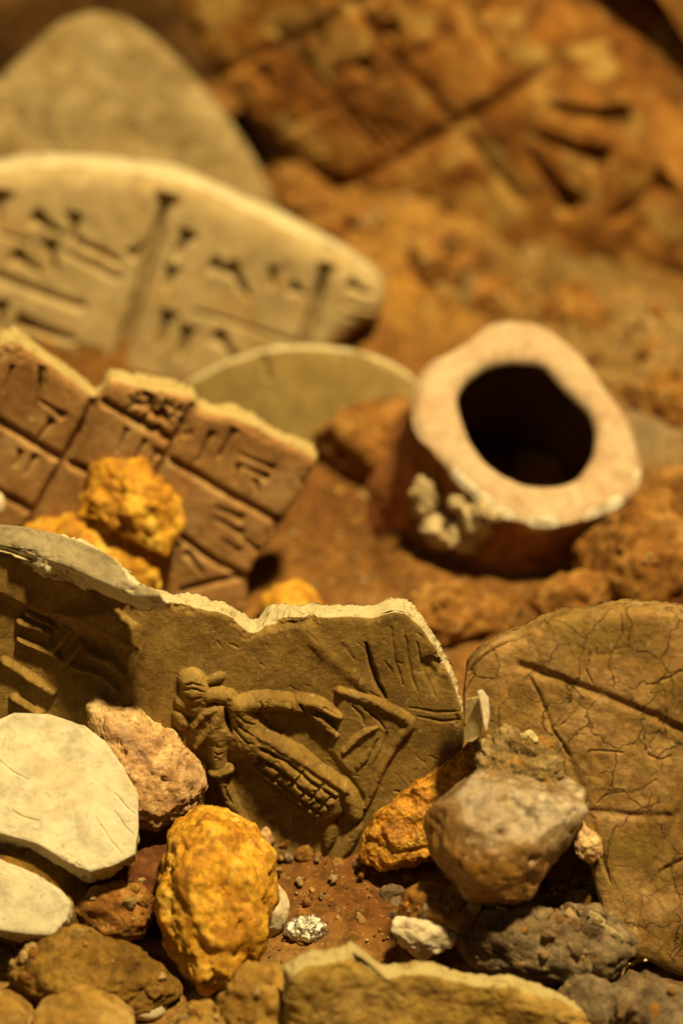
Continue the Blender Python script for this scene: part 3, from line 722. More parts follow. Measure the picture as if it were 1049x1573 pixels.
# ------------------------------------------------------------------ the relief tablet in focus
def feat_relief(F):
    x, y = F.P[:, 0], F.P[:, 1]
    c = F.cap
    ch = F.chain
    # cloak or wing behind the figure
    F.plate([(520, 1056), (575, 1073), (630, 1106), (603, 1150), (579, 1197), (562, 1234), (548, 1214), (534, 1192), (500, 1150), (512, 1110)], 0.12, 12, 3)
    ch([(520, 1057, 5), (550, 1066, 6), (588, 1082, 8), (627, 1106, 8), (612, 1130, 7), (590, 1168, 6), (574, 1202, 6), (560, 1236, 4)], 0.24, 3)
    ch([(527, 1149, 4), (543, 1133, 6), (560, 1120, 6), (577, 1112, 3)], 0.26, 3); ch([(550, 1172, 6), (558, 1160, 7), (568, 1147, 4)], 0.2, 3)
    # head, hair, beard, collar
    ch([(296, 1046, 19), (298, 1055, 21)], 0.46); ch([(322, 1042, 6), (338, 1036, 7)], 0.16); ch([(282, 1076, 12), (296, 1082, 15), (308, 1078, 12)], 0.30); ch([(276, 1096, 9), (281, 1110, 10)], 0.28)
    ch([(312, 1070, 9), (330, 1062, 11), (352, 1068, 12)], 0.30)
    F.plate([(290, 1104), (318, 1082), (346, 1074), (354, 1100), (348, 1132), (325, 1138), (304, 1148), (292, 1128)], 0.26, 10)
    ch([(298, 1112, 6), (312, 1092, 6), (330, 1082, 5)], 0.38); ch([(302, 1142, 5), (314, 1126, 6), (326, 1108, 5)], 0.36); ch([(328, 1122, 11), (334, 1104, 13), (340, 1086, 10)], 0.42)
    # shoulder and chest running into the waist
    ch([(360, 1078, 13), (372, 1098, 20), (386, 1118, 22), (404, 1140, 20)], 0.40); ch([(354, 1118, 13), (368, 1138, 18), (388, 1150, 16)], 0.32)
    # hanging arm
    ch([(344, 1116, 14), (337, 1138, 15), (334, 1160, 13), (337, 1180, 11), (345, 1206, 11), (356, 1232, 9), (374, 1260, 7), (388, 1280, 5)], 0.40); ch([(326, 1182, 6), (340, 1181, 7), (354, 1175, 6)], 0.46)
    # raised arm and open hand
    ch([(370, 1078, 12), (395, 1073, 13), (425, 1073, 13), (452, 1078, 11), (470, 1082, 8)], 0.42); ch([(460, 1070, 8), (480, 1074, 9), (500, 1084, 8), (520, 1096, 5)], 0.40); ch([(478, 1088, 6), (496, 1104, 7), (514, 1124, 5)], 0.32)
    # tiered skirt: a thick roll with a raised hem, long folds and broken tiers towards its foot
    ch([(380, 1130, 22), (410, 1152, 30), (440, 1178, 35), (470, 1203, 36), (497, 1224, 32)], 0.58, 2)
    F.plate([(400, 1122), (445, 1148), (526, 1200), (530, 1212), (505, 1242), (482, 1264), (455, 1246), (440, 1200)], 0.44, 14, 2)
    ch([(396, 1119, 6), (420, 1132, 7), (448, 1150, 8), (478, 1169, 8), (505, 1187, 8), (527, 1203, 7)], 0.50, 2)
    for a, b in [((402, 1140), (514, 1214)), ((398, 1156), (503, 1229)), ((396, 1172), (494, 1243)), ((400, 1188), (484, 1254))]:
        k1 = rng.uniform(-2, 2, 2); k2 = rng.uniform(-2, 2, 2)
        F.groove([a, ((a[0] * 2 + b[0]) / 3 + k1[0], (a[1] * 2 + b[1]) / 3 - 4 + k1[1]), ((a[0] + 2 * b[0]) / 3 + k2[0], (a[1] + 2 * b[1]) / 3 - 3 + k2[1]), b], 6.5, 0.14, None)
    for t, l0, l1 in ((0.34, 0.25, 0.6), (0.50, 0.0, 0.5), (0.55, 0.55, 1.0), (0.66, 0.3, 0.8), (0.76, 0.0, 0.45), (0.80, 0.5, 1.0), (0.90, 0.1, 0.7)):
        p0 = np.array([402 + t * 122, 1134 + t * 80]); dv = np.array([-40, 46])
        F.groove([tuple(p0 + dv * l0), tuple(p0 + dv * (l0 + l1) / 2 + rng.uniform(-3, 3, 2)), tuple(p0 + dv * l1)], 6, 0.12, None)
    F.groove([(394, 1168), (402, 1164)], 9, 0.2, None)
    # legs and feet
    ch([(528, 1200, 9), (536, 1218, 13), (544, 1240, 13), (546, 1250, 8)], 0.44); ch([(508, 1262, 8), (506, 1278, 11), (502, 1294, 6)], 0.3); ch([(546, 1268, 9), (532, 1294, 11), (516, 1314, 10), (504, 1330, 7)], 0.3)
    # deep shadowed slits and folds
    F.groove([(346, 1082), (349, 1100), (354, 1118)], 9, 0.26, None, True)
    F.groove([(562, 985), (569, 1018), (578, 1046), (592, 1070)], 8, 0.17, 'crack', True)
    F.groove([(461, 1074), (468, 1086), (484, 1092), (500, 1094)], 4, 0.10, None)
    F.up = F.up + 0.09 * np.exp(-((y - 962 - 0.86 * (x - 456)) / 15) ** 2) * smooth(440, 480, x) * smooth(600, 570, x)
    for a in [((600, 960), (606, 1010), (618, 1050)), ((622, 975), (628, 1020), (640, 1060)), ((640, 985), (650, 1030), (668, 1066)), ((630, 1085), (668, 1092), (704, 1090)), ((640, 1098), (680, 1106), (708, 1104))]:
        F.groove(list(a), 6, 0.035, None, True)
    F.cut += 0.16 * np.exp(-((x - 668) / 16) ** 2 - ((y - 1040) / 22) ** 2) + 0.10 * np.exp(-((x - 655) / 9) ** 2 - ((y - 1020) / 12) ** 2)
    F.groove([(606, 1212), (622, 1216), (632, 1212)], 4, 0.05, None)
    pn = np.column_stack([x, y, 0 * x]); F.up *= 0.68 * (1 + 0.16 * fbm(pn, 0.05, 4, 0.6, seed=51));
    for a in [((284, 1044), (297, 1040), (312, 1046)), ((282, 1052), (297, 1048), (314, 1054)), ((292, 1062), (300, 1064), (310, 1062)), ((398, 1066), (401, 1074), (400, 1084)), ((406, 1066), (409, 1074), (408, 1084)), ((446, 1070), (448, 1078), (446, 1088)),
              ((366, 1090), (376, 1100), (392, 1106)), ((362, 1100), (374, 1112), (388, 1120)), ((360, 1112), (370, 1122), (382, 1130)), ((496, 1078), (508, 1086), (518, 1092)), ((330, 1146), (336, 1150), (344, 1148)), ((346, 1200), (350, 1214), (358, 1228)),
              ((540, 1078), (556, 1096), (560, 1108)), ((558, 1084), (580, 1100), (590, 1116)), ((580, 1130), (570, 1150), (560, 1172)), ((594, 1120), (586, 1144), (572, 1172)), ((316, 1090), (322, 1100), (322, 1112)), ((306, 1098), (312, 1110), (310, 1122))]:
        F.groove(list(a), 4.2, 0.06, None, True)
    for _ in range(90):   # short tool strokes left in the clay round the figure
        p0 = np.array([rng.uniform(250, 690), rng.uniform(950, 1300)]); an = rng.normal(0.7, 0.35); l = rng.uniform(8, 34)
        F.groove([tuple(p0), tuple(p0 + l * np.array([math.cos(an), math.sin(an)]))], rng.uniform(2.5, 5), rng.uniform(0.008, 0.022), None, True)
    F.up -= 0.03 * smooth(0.1, 0.5, fbm(pn, 0.10, 3, seed=52)) * (F.up > 0.1)
    # sunk field round the figure
    F.cut += 0.16 * np.exp(-((x - 420) / 90) ** 2 - ((y - 1262) / 55) ** 2) + 0.10 * np.exp(-((x - 285) / 26) ** 2 - ((y - 1130) / 60) ** 2)
    F.cut += 0.08 * np.exp(-((x - 440) / 50) ** 2 - ((y - 1112) / 14) ** 2)
    # inscribed facet left of the crease
    s = (238 - x) + (930 - y) * 0.36
    F.cut += 0.22 * smooth(-6, 60, s) + 0.14 * smooth(-6, 3, s)
    L = smooth(10, 40, s)
    F.cut += 0.22 * L * smooth(-14, 6, (y - (930 + 0.42 * x))) 
    for a in [(28, 966, 74, 982, 7, 5), (40, 952, 82, 972, 6, 4), (104, 980, 78, 1014, 7, 7), (123, 1000, 100, 1030, 7, 7), (138, 1016, 186, 1032, 8, 8), (112, 1036, 178, 1058, 5, 6), (26, 993, 90, 1022, 4, 5), (6, 1030, 60, 1062, 9, 7), (40, 1052, 78, 1076, 9, 8), (20, 1085, 60, 1110, 8, 7)]:
        c(a[0], a[1], a[2], a[3], a[4] * 0.8, a[5] * 0.8, 0.17, 4)
    F.plate([(78, 946), (110, 938), (170, 930), (215, 960), (212, 998), (190, 1004), (140, 980), (100, 962)], 0.16, 16, 9)
slab("relief_tablet", "olive brown clay relief of a striding skirted figure with jagged pale top", "clay relief",
     [(-70, 870), (0, 850), (100, 878), (180, 900), (245, 918), (300, 930), (345, 940), (372, 958), (385, 970), (398, 968), (418, 955), (450, 946), (500, 946), (540, 943), (575, 946), (600, 936),
      (625, 941), (650, 964), (672, 1000), (692, 1040), (706, 1080), (714, 1120), (708, 1155), (690, 1210), (640, 1300), (560, 1350), (400, 1365), (200, 1340), (0, 1280), (-80, 1200)],
     (350, 1120), on_z(450, 1318, 0.05), (0.05, -0.95, 0.26), 0.6, M['olive'], bevel=(0.16, 0.10), N=420, rough=0.0035, rough_scale=2.2,
     feat=feat_relief, face_noise=(0.05, 0.5), fine_noise=0.012, side_noise=0.17, side_edge=0.82, chip=(0.26, 0.28),
     relief_parts={1: "relief_figure", 2: "skirt", 3: "cloak", 4: "wedge_bar"}, edge_px=0.07)

# grey flake lying against its broken top
slab("clay_flake", "flat grey clay flake with rough cream broken front edge", "clay flake",
     [(-60, 808), (0, 806), (60, 812), (112, 828), (165, 852), (212, 888), (246, 914), (215, 915), (170, 900), (120, 878), (70, 858), (20, 842), (-60, 828)],
     (85, 850), at_depth(90, 860, depth_on(REL, 90, 860) - 0.35), (-0.10, -0.42, 0.90), 0.62, M['grey'], bevel=(0.10, 0.05), N=150, rough=0.014, rough_scale=2.5,
     face_noise=(0.07, 0.7), fine_noise=0.015, side_noise=0.34, side_edge=1.0, flare=0.05, K=16, chip=(0.22, 0.3))

# ------------------------------------------------------------------ cracked tan sherd on the right
def feat_leaf(F):
    F.groove([(800, 1022), (850, 1038), (930, 1066), (1000, 1096), (1060, 1125)], 18, 0.09, 'incised_line')
    F.groove([(812, 1035), (832, 1075), (848, 1118)], 7, 0.05, 'incised_line')
    F.groove([(848, 1118), (872, 1160), (895, 1215), (915, 1285), (935, 1350)], 15, 0.065, 'incised_line', True)
    F.groove([(848, 1120), (862, 1100), (875, 1075)], 4, 0.05, None)
    F.groove([(905, 1242), (960, 1248), (1038, 1252)], 13, 0.06, 'incised_line')
    F.groove([(1060, 1205), (1030, 1270), (985, 1370)], 15, 0.07, 'incised_line')
    F.groove([(1060, 1310), (1020, 1330), (985, 1370), (975, 1420)], 7, 0.08, None)
    F.groove([(952, 940), (954, 970), (944, 995)], 4, 0.06, 'crack')
    for p in [[(915, 1230), (940, 1215), (985, 1208), (1010, 1195)], [(1000, 1145), (992, 1150), (1000, 1160), (1040, 1160)], [(1010, 1120), (996, 1138), (1000, 1150)], [(900, 1152), (940, 1150), (955, 1156)],
              [(1000, 1050), (1030, 1035), (1060, 1022)], [(905, 1000), (900, 1025), (915, 1050)], [(850, 1118), (880, 1095), (895, 1060)]]:
        q = [(a + rng.uniform(-3, 3), b + rng.uniform(-3, 3)) for a, b in catmull(p, 3)[:-3]]
        F.groove(q, 2.6, 0.045, 'crack')
    x, y = F.P[:, 0], F.P[:, 1]
    F.up += 0.10 * smooth(20, -20, (y - 1025) - 0.40 * (x - 800)) * smooth(780, 880, x)
    F.cut += 0.16 * smooth(870, 770, x - 0.15 * (y - 1000))
slab("clay_sherd", "cracked tan clay sherd scored with leaf vein lines at the right side", "clay sherd",
     [(716, 1030), (735, 1003), (770, 983), (805, 972), (840, 952), (880, 943), (930, 936), (980, 932), (1049, 938), (1120, 950), (1150, 1200), (1130, 1500), (1049, 1500), (1000, 1478), (955, 1460), (925, 1400), (905, 1330),
      (880, 1260), (820, 1220), (740, 1180), (712, 1110)],
     (940, 1180), on_z(985, 1490, 0.15), (-0.10, -0.86, 0.46), 0.8, M['leafclay'], bevel=(0.35, 0.22), N=290, rough=0.004,
     feat=feat_leaf, face_noise=(0.10, 0.6), fine_noise=0.022, side_noise=0.08, side_edge=0.35, edge_px=0.0)

# ------------------------------------------------------------------ foreground pale sherds
def feat_white(F):
    for a, b in [((176, 1218), (208, 1252)), ((178, 1248), (212, 1290)), ((146, 1254), (192, 1318)), ((0, 1170), (44, 1200)), ((20, 1245), (60, 1262))]:
        F.groove([a, ((a[0] + b[0]) / 2 - 2, (a[1] + b[1]) / 2 + 2), b], 3.2, 0.035, 'scratch', True)
slab("clay_sherd", "smooth white clay sherd with fine scratches tilted at the lower left edge", "clay sherd",
     [(-70, 1180), (-40, 1125), (0, 1105), (22, 1095), (76, 1097), (130, 1114), (166, 1142), (192, 1182), (214, 1222), (213, 1270), (208, 1312), (180, 1328), (140, 1340), (108, 1326), (60, 1298), (0, 1280), (-70, 1262)],
     (80, 1215), on_z(90, 1330, 2.5), (0.12, -0.48, 0.87), 0.95, M['white'], bevel=(0.10, 0.05), N=230, rough=0.005, sharp=True,
     feat=feat_white, face_noise=(0.13, 0.5), fine_noise=0.016, side_noise=0.18, side_edge=0.8, flare=-0.12, side_mat=M['cream'])
slab("clay_sherd", "pale cream clay sherd tucked under the white scratched one", "clay sherd",
     [(-70, 1325), (0, 1318), (50, 1340), (92, 1366), (111, 1386), (104, 1412), (82, 1438), (40, 1436), (-10, 1428), (-70, 1425)],
     (30, 1380), on_z(60, 1440, 1.6), (0.05, -0.52, 0.85), 0.55, M['white'], bevel=(0.12, 0.06), N=130, rough=0.010, sharp=True,
     face_noise=(0.08, 0.6), fine_noise=0.012, side_noise=0.12, side_edge=0.8, side_mat=M['cream'])
slab("clay_sherd", "mustard olive clay sherd with wavy pale top edge along the bottom", "clay sherd",
     [(440, 1512), (450, 1488), (478, 1474), (515, 1474), (545, 1464), (566, 1480), (590, 1494), (640, 1488), (690, 1496), (730, 1508), (780, 1510), (840, 1528), (895, 1557), (925, 1587), (945, 1622), (940, 1692), (600, 1712), (455, 1672)],
     (680, 1570), on_z(680, 1640, 0.0), (0.06, -0.93, 0.34), 0.3, M['front'], bevel=(0.35, 0.3), N=210, rough=0.014,
     face_noise=(0.26, 0.8), fine_noise=0.04, side_noise=0.12, side_edge=0.75, edge_px=0.12, chip=(0.25, 0.5))

# ------------------------------------------------------------------ stones
LUMPY = dict(lump=(0.22, 1.3), cells=(0.22, 1.7), ridge=(0.06, 2.0), fine=(0.05, 6.0))
rock("ochre_stone", "large egg shaped yellow ochre stone in the foreground", "stone",
     [(300, 1252), (335, 1240), (365, 1252), (395, 1285), (418, 1330), (422, 1390), (408, 1440), (385, 1480), (345, 1512), (310, 1520), (280, 1495), (258, 1440), (246, 1380), (248, 1310), (265, 1270)],
     M['ochre'], fat=0.85, lump=(0.16, 1.7), cells=(0.05, 2.2), ridge=(0.05, 1.6), fine=(0.035, 6.0), facet=0.22, rough=0.15)
rock("ochre_stone", "knobbly yellow ochre lump propped on the gridded tablet", "stone",
     [(135, 745), (140, 715), (175, 702), (205, 710), (225, 745), (262, 762), (279, 785), (268, 825), (245, 848), (215, 835), (190, 815), (160, 805), (128, 800)],
     M['ochre'], depth=depth_on(GRID, 200, 775) - 0.9, fat=0.8, lump=(0.16, 1.6), cells=(0.28, 2.0), ridge=(0.05, 2.0), fine=(0.05, 6.0))
rock("ochre_stone", "long low ochre lump lying behind the grey flake", "stone",
     [(38, 798), (70, 790), (120, 798), (170, 815), (205, 830), (225, 855), (242, 885), (246, 918), (225, 915), (195, 890), (140, 860), (80, 835), (45, 815)],
     M['ochre'], depth=depth_on(GRID, 150, 842) - 0.8, fat=0.55, k=6, centre=(150, 842), lump=(0.15, 1.8), cells=(0.15, 2.4), ridge=(0.05, 2.0), fine=(0.04, 6.0))
rock("ochre_stone", "small golden stone with a hollow behind the relief tablet's jagged top", "stone",
     [(398, 930), (410, 902), (440, 890), (475, 892), (495, 915), (500, 950), (470, 985), (415, 980)], M['ochre'], zbase=0.1, fat=0.8, k=5, **LUMPY)
rock("sandy_stone", "grainy pinkish tan stone between the white sherd and relief figure", "stone",
     [(134, 1092), (150, 1075), (185, 1078), (215, 1092), (232, 1115), (268, 1148), (300, 1180), (316, 1212), (305, 1238), (270, 1255), (235, 1270), (210, 1262), (185, 1220), (160, 1160)],
     M['pink'], depth=depth_on(REL, 230, 1170) - 0.5, fat=0.6, lump=(0.10, 1.5), ridge=(0.05, 2.2), cells=(0.08, 3.0), fine=(0.06, 8.0), facet=0.12, rough=0.16)
rock("orange_stone", "long glassy orange stone leaning on the relief tablet's lower corner", "stone",
     [(552, 1290), (562, 1262), (600, 1240), (640, 1222), (670, 1195), (700, 1160), (730, 1130), (755, 1140), (760, 1180), (720, 1240), (680, 1290), (640, 1325), (590, 1332), (556, 1318)],
     M['orange'], depth=depth_on(REL, 655, 1250) - 0.75, fat=0.55, centre=(655, 1250), lump=(0.12, 1.8), ridge=(0.06, 2.5), cells=(0.18, 3.2), fine=(0.05, 8.0))
def quartz_col(v, p):
    n = fbm(p, 0.9, 4, 0.6, seed=2); a = smooth(-0.45, 0.3, v[:, 1] + 0.45 * v[:, 0] + 0.6 * n)[:, None]
    c = np.array([0.26, 0.115, 0.012]) * (1 - a) + np.array([0.25, 0.19, 0.125]) * a
    w = smooth(0.10, 0.35, fbm(p, 1.6, 4, 0.6, seed=6))[:, None] * a
    return c * (1 - w) + np.array([0.46, 0.39, 0.30]) * w
rock("quartz_stone", "big grey quartz stone stained rusty ochre on its lower side", "stone",
     [(652, 1262), (672, 1230), (715, 1200), (770, 1190), (830, 1186), (872, 1200), (893, 1225), (900, 1262), (880, 1300), (850, 1335), (830, 1365), (790, 1385), (730, 1380), (690, 1372), (660, 1335)],
     M['quartz'], depth=depth_on(LEAF, 800, 1280) - 1.0, fat=0.75, lump=(0.10, 1.2), ridge=(0.05, 1.6), cells=(0.10, 2.0), fine=(0.03, 6.0), facet=0.3, rough=0.09, colf=quartz_col)
rock("grey_stone", "tan brown crumbly stone behind the big quartz stone", "stone",
     [(738, 1180), (735, 1140), (765, 1118), (800, 1128), (828, 1145), (838, 1180), (860, 1215), (800, 1240), (750, 1225)], M['rubble'], depth=depth_on(LEAF, 800, 1180) - 0.35, fat=0.6, k=6, lump=(0.2, 1.6), ridge=(0.12, 2), cells=(0.12, 3), fine=(0.06, 7), facet=0.4, rough=0.2)
rock("crystal_stone", "small sparkling buff crystal stone below the quartz stone's right end", "stone",
     [(880, 1268), (895, 1262), (905, 1280), (925, 1292), (922, 1318), (905, 1325), (885, 1310)], M['pink'], depth=depth_on(LEAF, 905, 1295) - 0.4, fat=0.8, k=5, **LUMPY)
rock("white_stone", "white stone peeking out behind the egg shaped ochre stone", "stone",
     [(408, 1365), (425, 1352), (440, 1372), (444, 1400), (432, 1425), (412, 1440), (395, 1420)], M['whitestone'], fat=0.8, k=5, lump=(0.15, 1.5), fine=(0.05, 6.0))
rock("silver_nugget", "glittering silvery ore nugget on the dark red soil", "nugget",
     [(438, 1432), (452, 1414), (475, 1408), (498, 1416), (502, 1436), (490, 1446), (455, 1446)], M['metal'], fat=0.8, k=5, lump=(0.2, 2), cells=(0.35, 3.2), fine=(0.05, 6))
rock("orange_stone", "small orange brown stone under the white scratched sherd's tip", "stone",
     [(108, 1400), (130, 1372), (165, 1360), (205, 1368), (230, 1390), (232, 1420), (215, 1446), (160, 1450), (115, 1440)], M['clod'], zbase=0.3, fat=0.8, k=5, **LUMPY)
rock("red_stone", "dark red stone wedged between white sherd and egg shaped stone", "stone",
     [(165, 1345), (205, 1312), (260, 1300), (285, 1340), (270, 1400), (235, 1425), (190, 1395)], M['redstone'], zbase=0.0, fat=0.7, k=5, **LUMPY)
rock("brown_stone", "broad brown stone left of the egg shaped stone's foot", "stone",
     [(15, 1500), (50, 1460), (105, 1432), (165, 1440), (225, 1468), (262, 1500), (276, 1532), (230, 1560), (120, 1565), (40, 1545)], M['brownstone'], fat=0.8, lump=(0.12, 1.3), ridge=(0.06, 1.8), fine=(0.03, 7), facet=0.3, rough=0.14)
rock("brown_stone", "shadowed brown stone propping up the white scratched sherd", "stone",
     [(-60, 1300), (30, 1285), (110, 1310), (150, 1355), (140, 1415), (60, 1450), (-60, 1440)], M['brownstone'], depth=depth_on((on_z(90, 1330, 2.5), norm((0.12, -0.48, 0.87))), 70, 1345) + 1.5, fat=0.9, k=5, lump=(0.12, 1.3), ridge=(0.06, 1.8), fine=(0.03, 7))
rock("tan_stone", "blurred tan stone in the very bottom corner", "stone",
     [(50, 1560), (80, 1525), (125, 1515), (175, 1525), (200, 1560), (195, 1620), (120, 1640), (55, 1620)], M['tanstone'], fat=0.8, k=5, lump=(0.12, 1.3), ridge=(0.05, 1.8), fine=(0.03, 7), facet=0.5)
rock("tan_stone", "second blurred tan stone cut off by the bottom left corner", "stone",
     [(-60, 1560), (-30, 1530), (10, 1525), (45, 1545), (60, 1580), (30, 1640), (-50, 1640)], M['tanstone'], fat=0.8, k=5, lump=(0.12, 1.3), ridge=(0.05, 1.8), fine=(0.03, 7), facet=0.5)
rock("white_stone", "small cream pebble beside the bottom tan stone", "stone",
     [(196, 1550), (210, 1536), (235, 1532), (256, 1542), (252, 1558), (225, 1568), (202, 1566)], M['whitestone'], fat=0.8, k=4, lump=(0.1, 1.2), fine=(0.02, 5))
rock("tan_stone", "mottled yellow tan stone between egg shaped stone and mustard sherd", "stone",
     [(330, 1545), (360, 1505), (405, 1478), (440, 1480), (460, 1520), (470, 1570), (450, 1620), (340, 1620)], M['tanstone'], fat=0.8, k=5, **LUMPY)
rock("tan_stone", "low yellow tan stone at the bottom edge below egg shaped stone", "stone",
     [(250, 1590), (275, 1555), (320, 1545), (350, 1560), (360, 1600), (330, 1640), (260, 1640)], M['tanstone'], fat=0.8, k=5, **LUMPY)
rock("white_stone", "white chalky lump under a rusty crust beside the mustard sherd", "stone",
     [(604, 1436), (612, 1412), (645, 1406), (680, 1418), (697, 1438), (690, 1462), (650, 1470), (615, 1460)], M['whitestone'], zbase=0.9, fat=0.8, k=5, **LUMPY)
rock("rusty_clod", "rusty orange clod on top of the white chalky lump", "clod",
     [(615, 1400), (630, 1372), (662, 1358), (700, 1372), (735, 1392), (745, 1420), (710, 1440), (660, 1420), (625, 1416)], M['clod'], zbase=1.2, fat=0.7, k=5, **LUMPY)
GREY = "grey clods at the lower right"
for i, (lab, ol, zb) in enumerate([
    ("long grey brown clod under the quartz stone", [(690, 1420), (730, 1388), (790, 1392), (840, 1415), (880, 1450), (905, 1490), (870, 1510), (800, 1490), (720, 1470), (690, 1450)], 0.4),
    ("sloping grey clod beside the cracked sherd's lower corner", [(830, 1440), (860, 1398), (900, 1390), (930, 1425), (962, 1462), (970, 1495), (930, 1510), (870, 1495)], 0.5),
    ("small round grey clod above the mustard sherd's edge", [(708, 1455), (725, 1435), (750, 1438), (758, 1462), (740, 1482), (712, 1475)], 0.6),
    ("low grey clod behind the mustard sherd's right end", [(850, 1530), (880, 1500), (940, 1500), (960, 1540), (950, 1600), (880, 1610), (850, 1570)], 0.0),
    ("dark grey clod cut off by the bottom right corner", [(930, 1530), (960, 1500), (1005, 1505), (1050, 1540), (1090, 1580), (1060, 1640), (960, 1630)], 0.0),
    ("upright grey clod under the crystal stone", [(868, 1395), (880, 1365), (905, 1350), (925, 1365), (930, 1400), (905, 1425), (875, 1420)], 0.5),
    ("dark clod in the hollow below the quartz stone", [(800, 1420), (815, 1385), (850, 1375), (878, 1395), (875, 1430), (840, 1445)], 0.1)]):
    rock("grey_clod", lab, "clod", ol, M['claygrey'], zbase=zb, fat=0.75, k=5, lump=(0.14, 1.5), ridge=(0.07, 2.0), cells=(0.10, 2.4), fine=(0.06, 7), rough=0.26, group=GREY)
ORG = "orange brown clods on the slope"
for lab, ol, zb in [
    ("orange brown clod right of the jar neck", [(905, 880), (925, 810), (975, 770), (1030, 762), (1070, 800), (1070, 900), (1020, 955), (950, 950)], 0.3),
    ("rounded clod at the jar neck's lower right foot", [(815, 940), (835, 905), (880, 880), (925, 890), (940, 930), (900, 965), (840, 968)], 0.2),
    ("tall clod touching the jar neck's right wall", [(880, 850), (905, 815), (935, 800), (950, 830), (935, 890), (900, 905)], 0.3),
    ("tan clod at the right edge above the orange one", [(1005, 770), (1020, 735), (1060, 720), (1090, 760), (1060, 800), (1020, 800)], 0.8),
    ("pinkish orange clod behind the cream tablet's shoulder", [(395, 280), (420, 245), (470, 235), (515, 260), (540, 300), (520, 345), (450, 335), (405, 310)], 0.8),
    ("rusty clod between plain fragment and brown tablet", [(340, 200), (365, 165), (400, 180), (425, 215), (415, 250), (375, 240)], 0.6),
    ("orange clod beside the cream tablet's right tip", [(500, 330), (535, 300), (575, 320), (590, 365), (560, 395), (515, 375)], 0.6),
    ("tan clod halfway up the slope above the jar neck", [(630, 395), (665, 360), (715, 370), (745, 410), (735, 455), (680, 460), (640, 435)], 0.4),
    ("broad pinkish clod right of the cream tablet's upper slope", [(540, 300), (575, 270), (630, 285), (655, 330), (630, 372), (570, 360)], -0.2),
    ("brown clod under the huge tablet's lower edge", [(660, 330), (700, 312), (745, 340), (760, 385), (715, 400), (670, 375)], -0.2),
    ("yellowish clod just behind the cream tablet's tip", [(590, 440), (620, 405), (660, 420), (670, 465), (635, 490), (600, 480)], -0.2),
    ("rough tan clod behind the jar neck's rim", [(700, 470), (735, 430), (790, 440), (800, 485), (760, 510), (710, 505)], -0.2),
    ("flat olive clod behind the jar neck towards the huge tablet", [(830, 470), (880, 440), (940, 470), (960, 520), (900, 545), (845, 520)], -0.3),
    ("greyish clod at the right edge level with the jar mouth", [(985, 600), (1020, 570), (1070, 590), (1080, 650), (1030, 680), (990, 655)], -0.2),
    ("ochre clod resting under the thin olive sherd", [(485, 705), (515, 668), (560, 640), (612, 612), (632, 640), (622, 690), (580, 735), (520, 740)], 0.3),
    ("low orange clod in front of the jar neck", [(600, 935), (640, 905), (700, 900), (760, 920), (790, 955), (760, 985), (660, 985), (605, 970)], -0.1)]:
    rock("orange_clod", lab, "clod", ol, M['clod'], zbase=zb, fat=0.8, k=5, lump=(0.20, 1.3), ridge=(0.12, 1.8), cells=(0.16, 2.2), fine=(0.06, 6), rough=0.16, group=ORG)
SM = "small stones at the foot of the relief"
for lab, ol, m, zb in [
    ("tiny round orange pebble under the relief figure's skirt", [(452, 1312), (458, 1300), (472, 1298), (480, 1308), (478, 1320), (462, 1324)], 'clod', 0.1),
    ("small sandy crumb stuck to the egg shaped stone's shoulder", [(395, 1285), (402, 1270), (414, 1275), (422, 1292), (416, 1304), (402, 1300)], 'pink', 0.9),
    ("tiny grey pebble beside the round orange pebble", [(434, 1318), (440, 1308), (450, 1312), (450, 1322), (440, 1326)], 'claygrey', 0.1),
    ("tiny brown pebble at the relief figure's foot", [(482, 1316), (486, 1308), (494, 1312), (494, 1322), (486, 1324)], 'clod', 0.1),
    ("small cream pebble in the clods below the quartz stone", [(845, 1428), (855, 1416), (872, 1420), (872, 1434), (856, 1438)], 'whitestone', 0.9),
    ("small pale pebble at the left edge above the grey flake", [(-12, 770), (-4, 756), (6, 762), (8, 778), (0, 788)], 'whitestone', 4.0),
    ("pale brown lump at the left edge on the gridded tablet's top", [(-20, 520), (-6, 506), (8, 508), (14, 522), (4, 534), (-14, 532)], 'tanstone', 5.0),
    ("brown crumb lying in the relief's shadowed corner", [(428, 1300), (440, 1284), (448, 1286), (440, 1304)], 'clod', 0.3)]:
    rock("pebble", lab, "pebble", ol, M[m], zbase=zb, fat=0.8, k=4, lump=(0.2, 1.3), fine=(0.05, 5), group=SM)

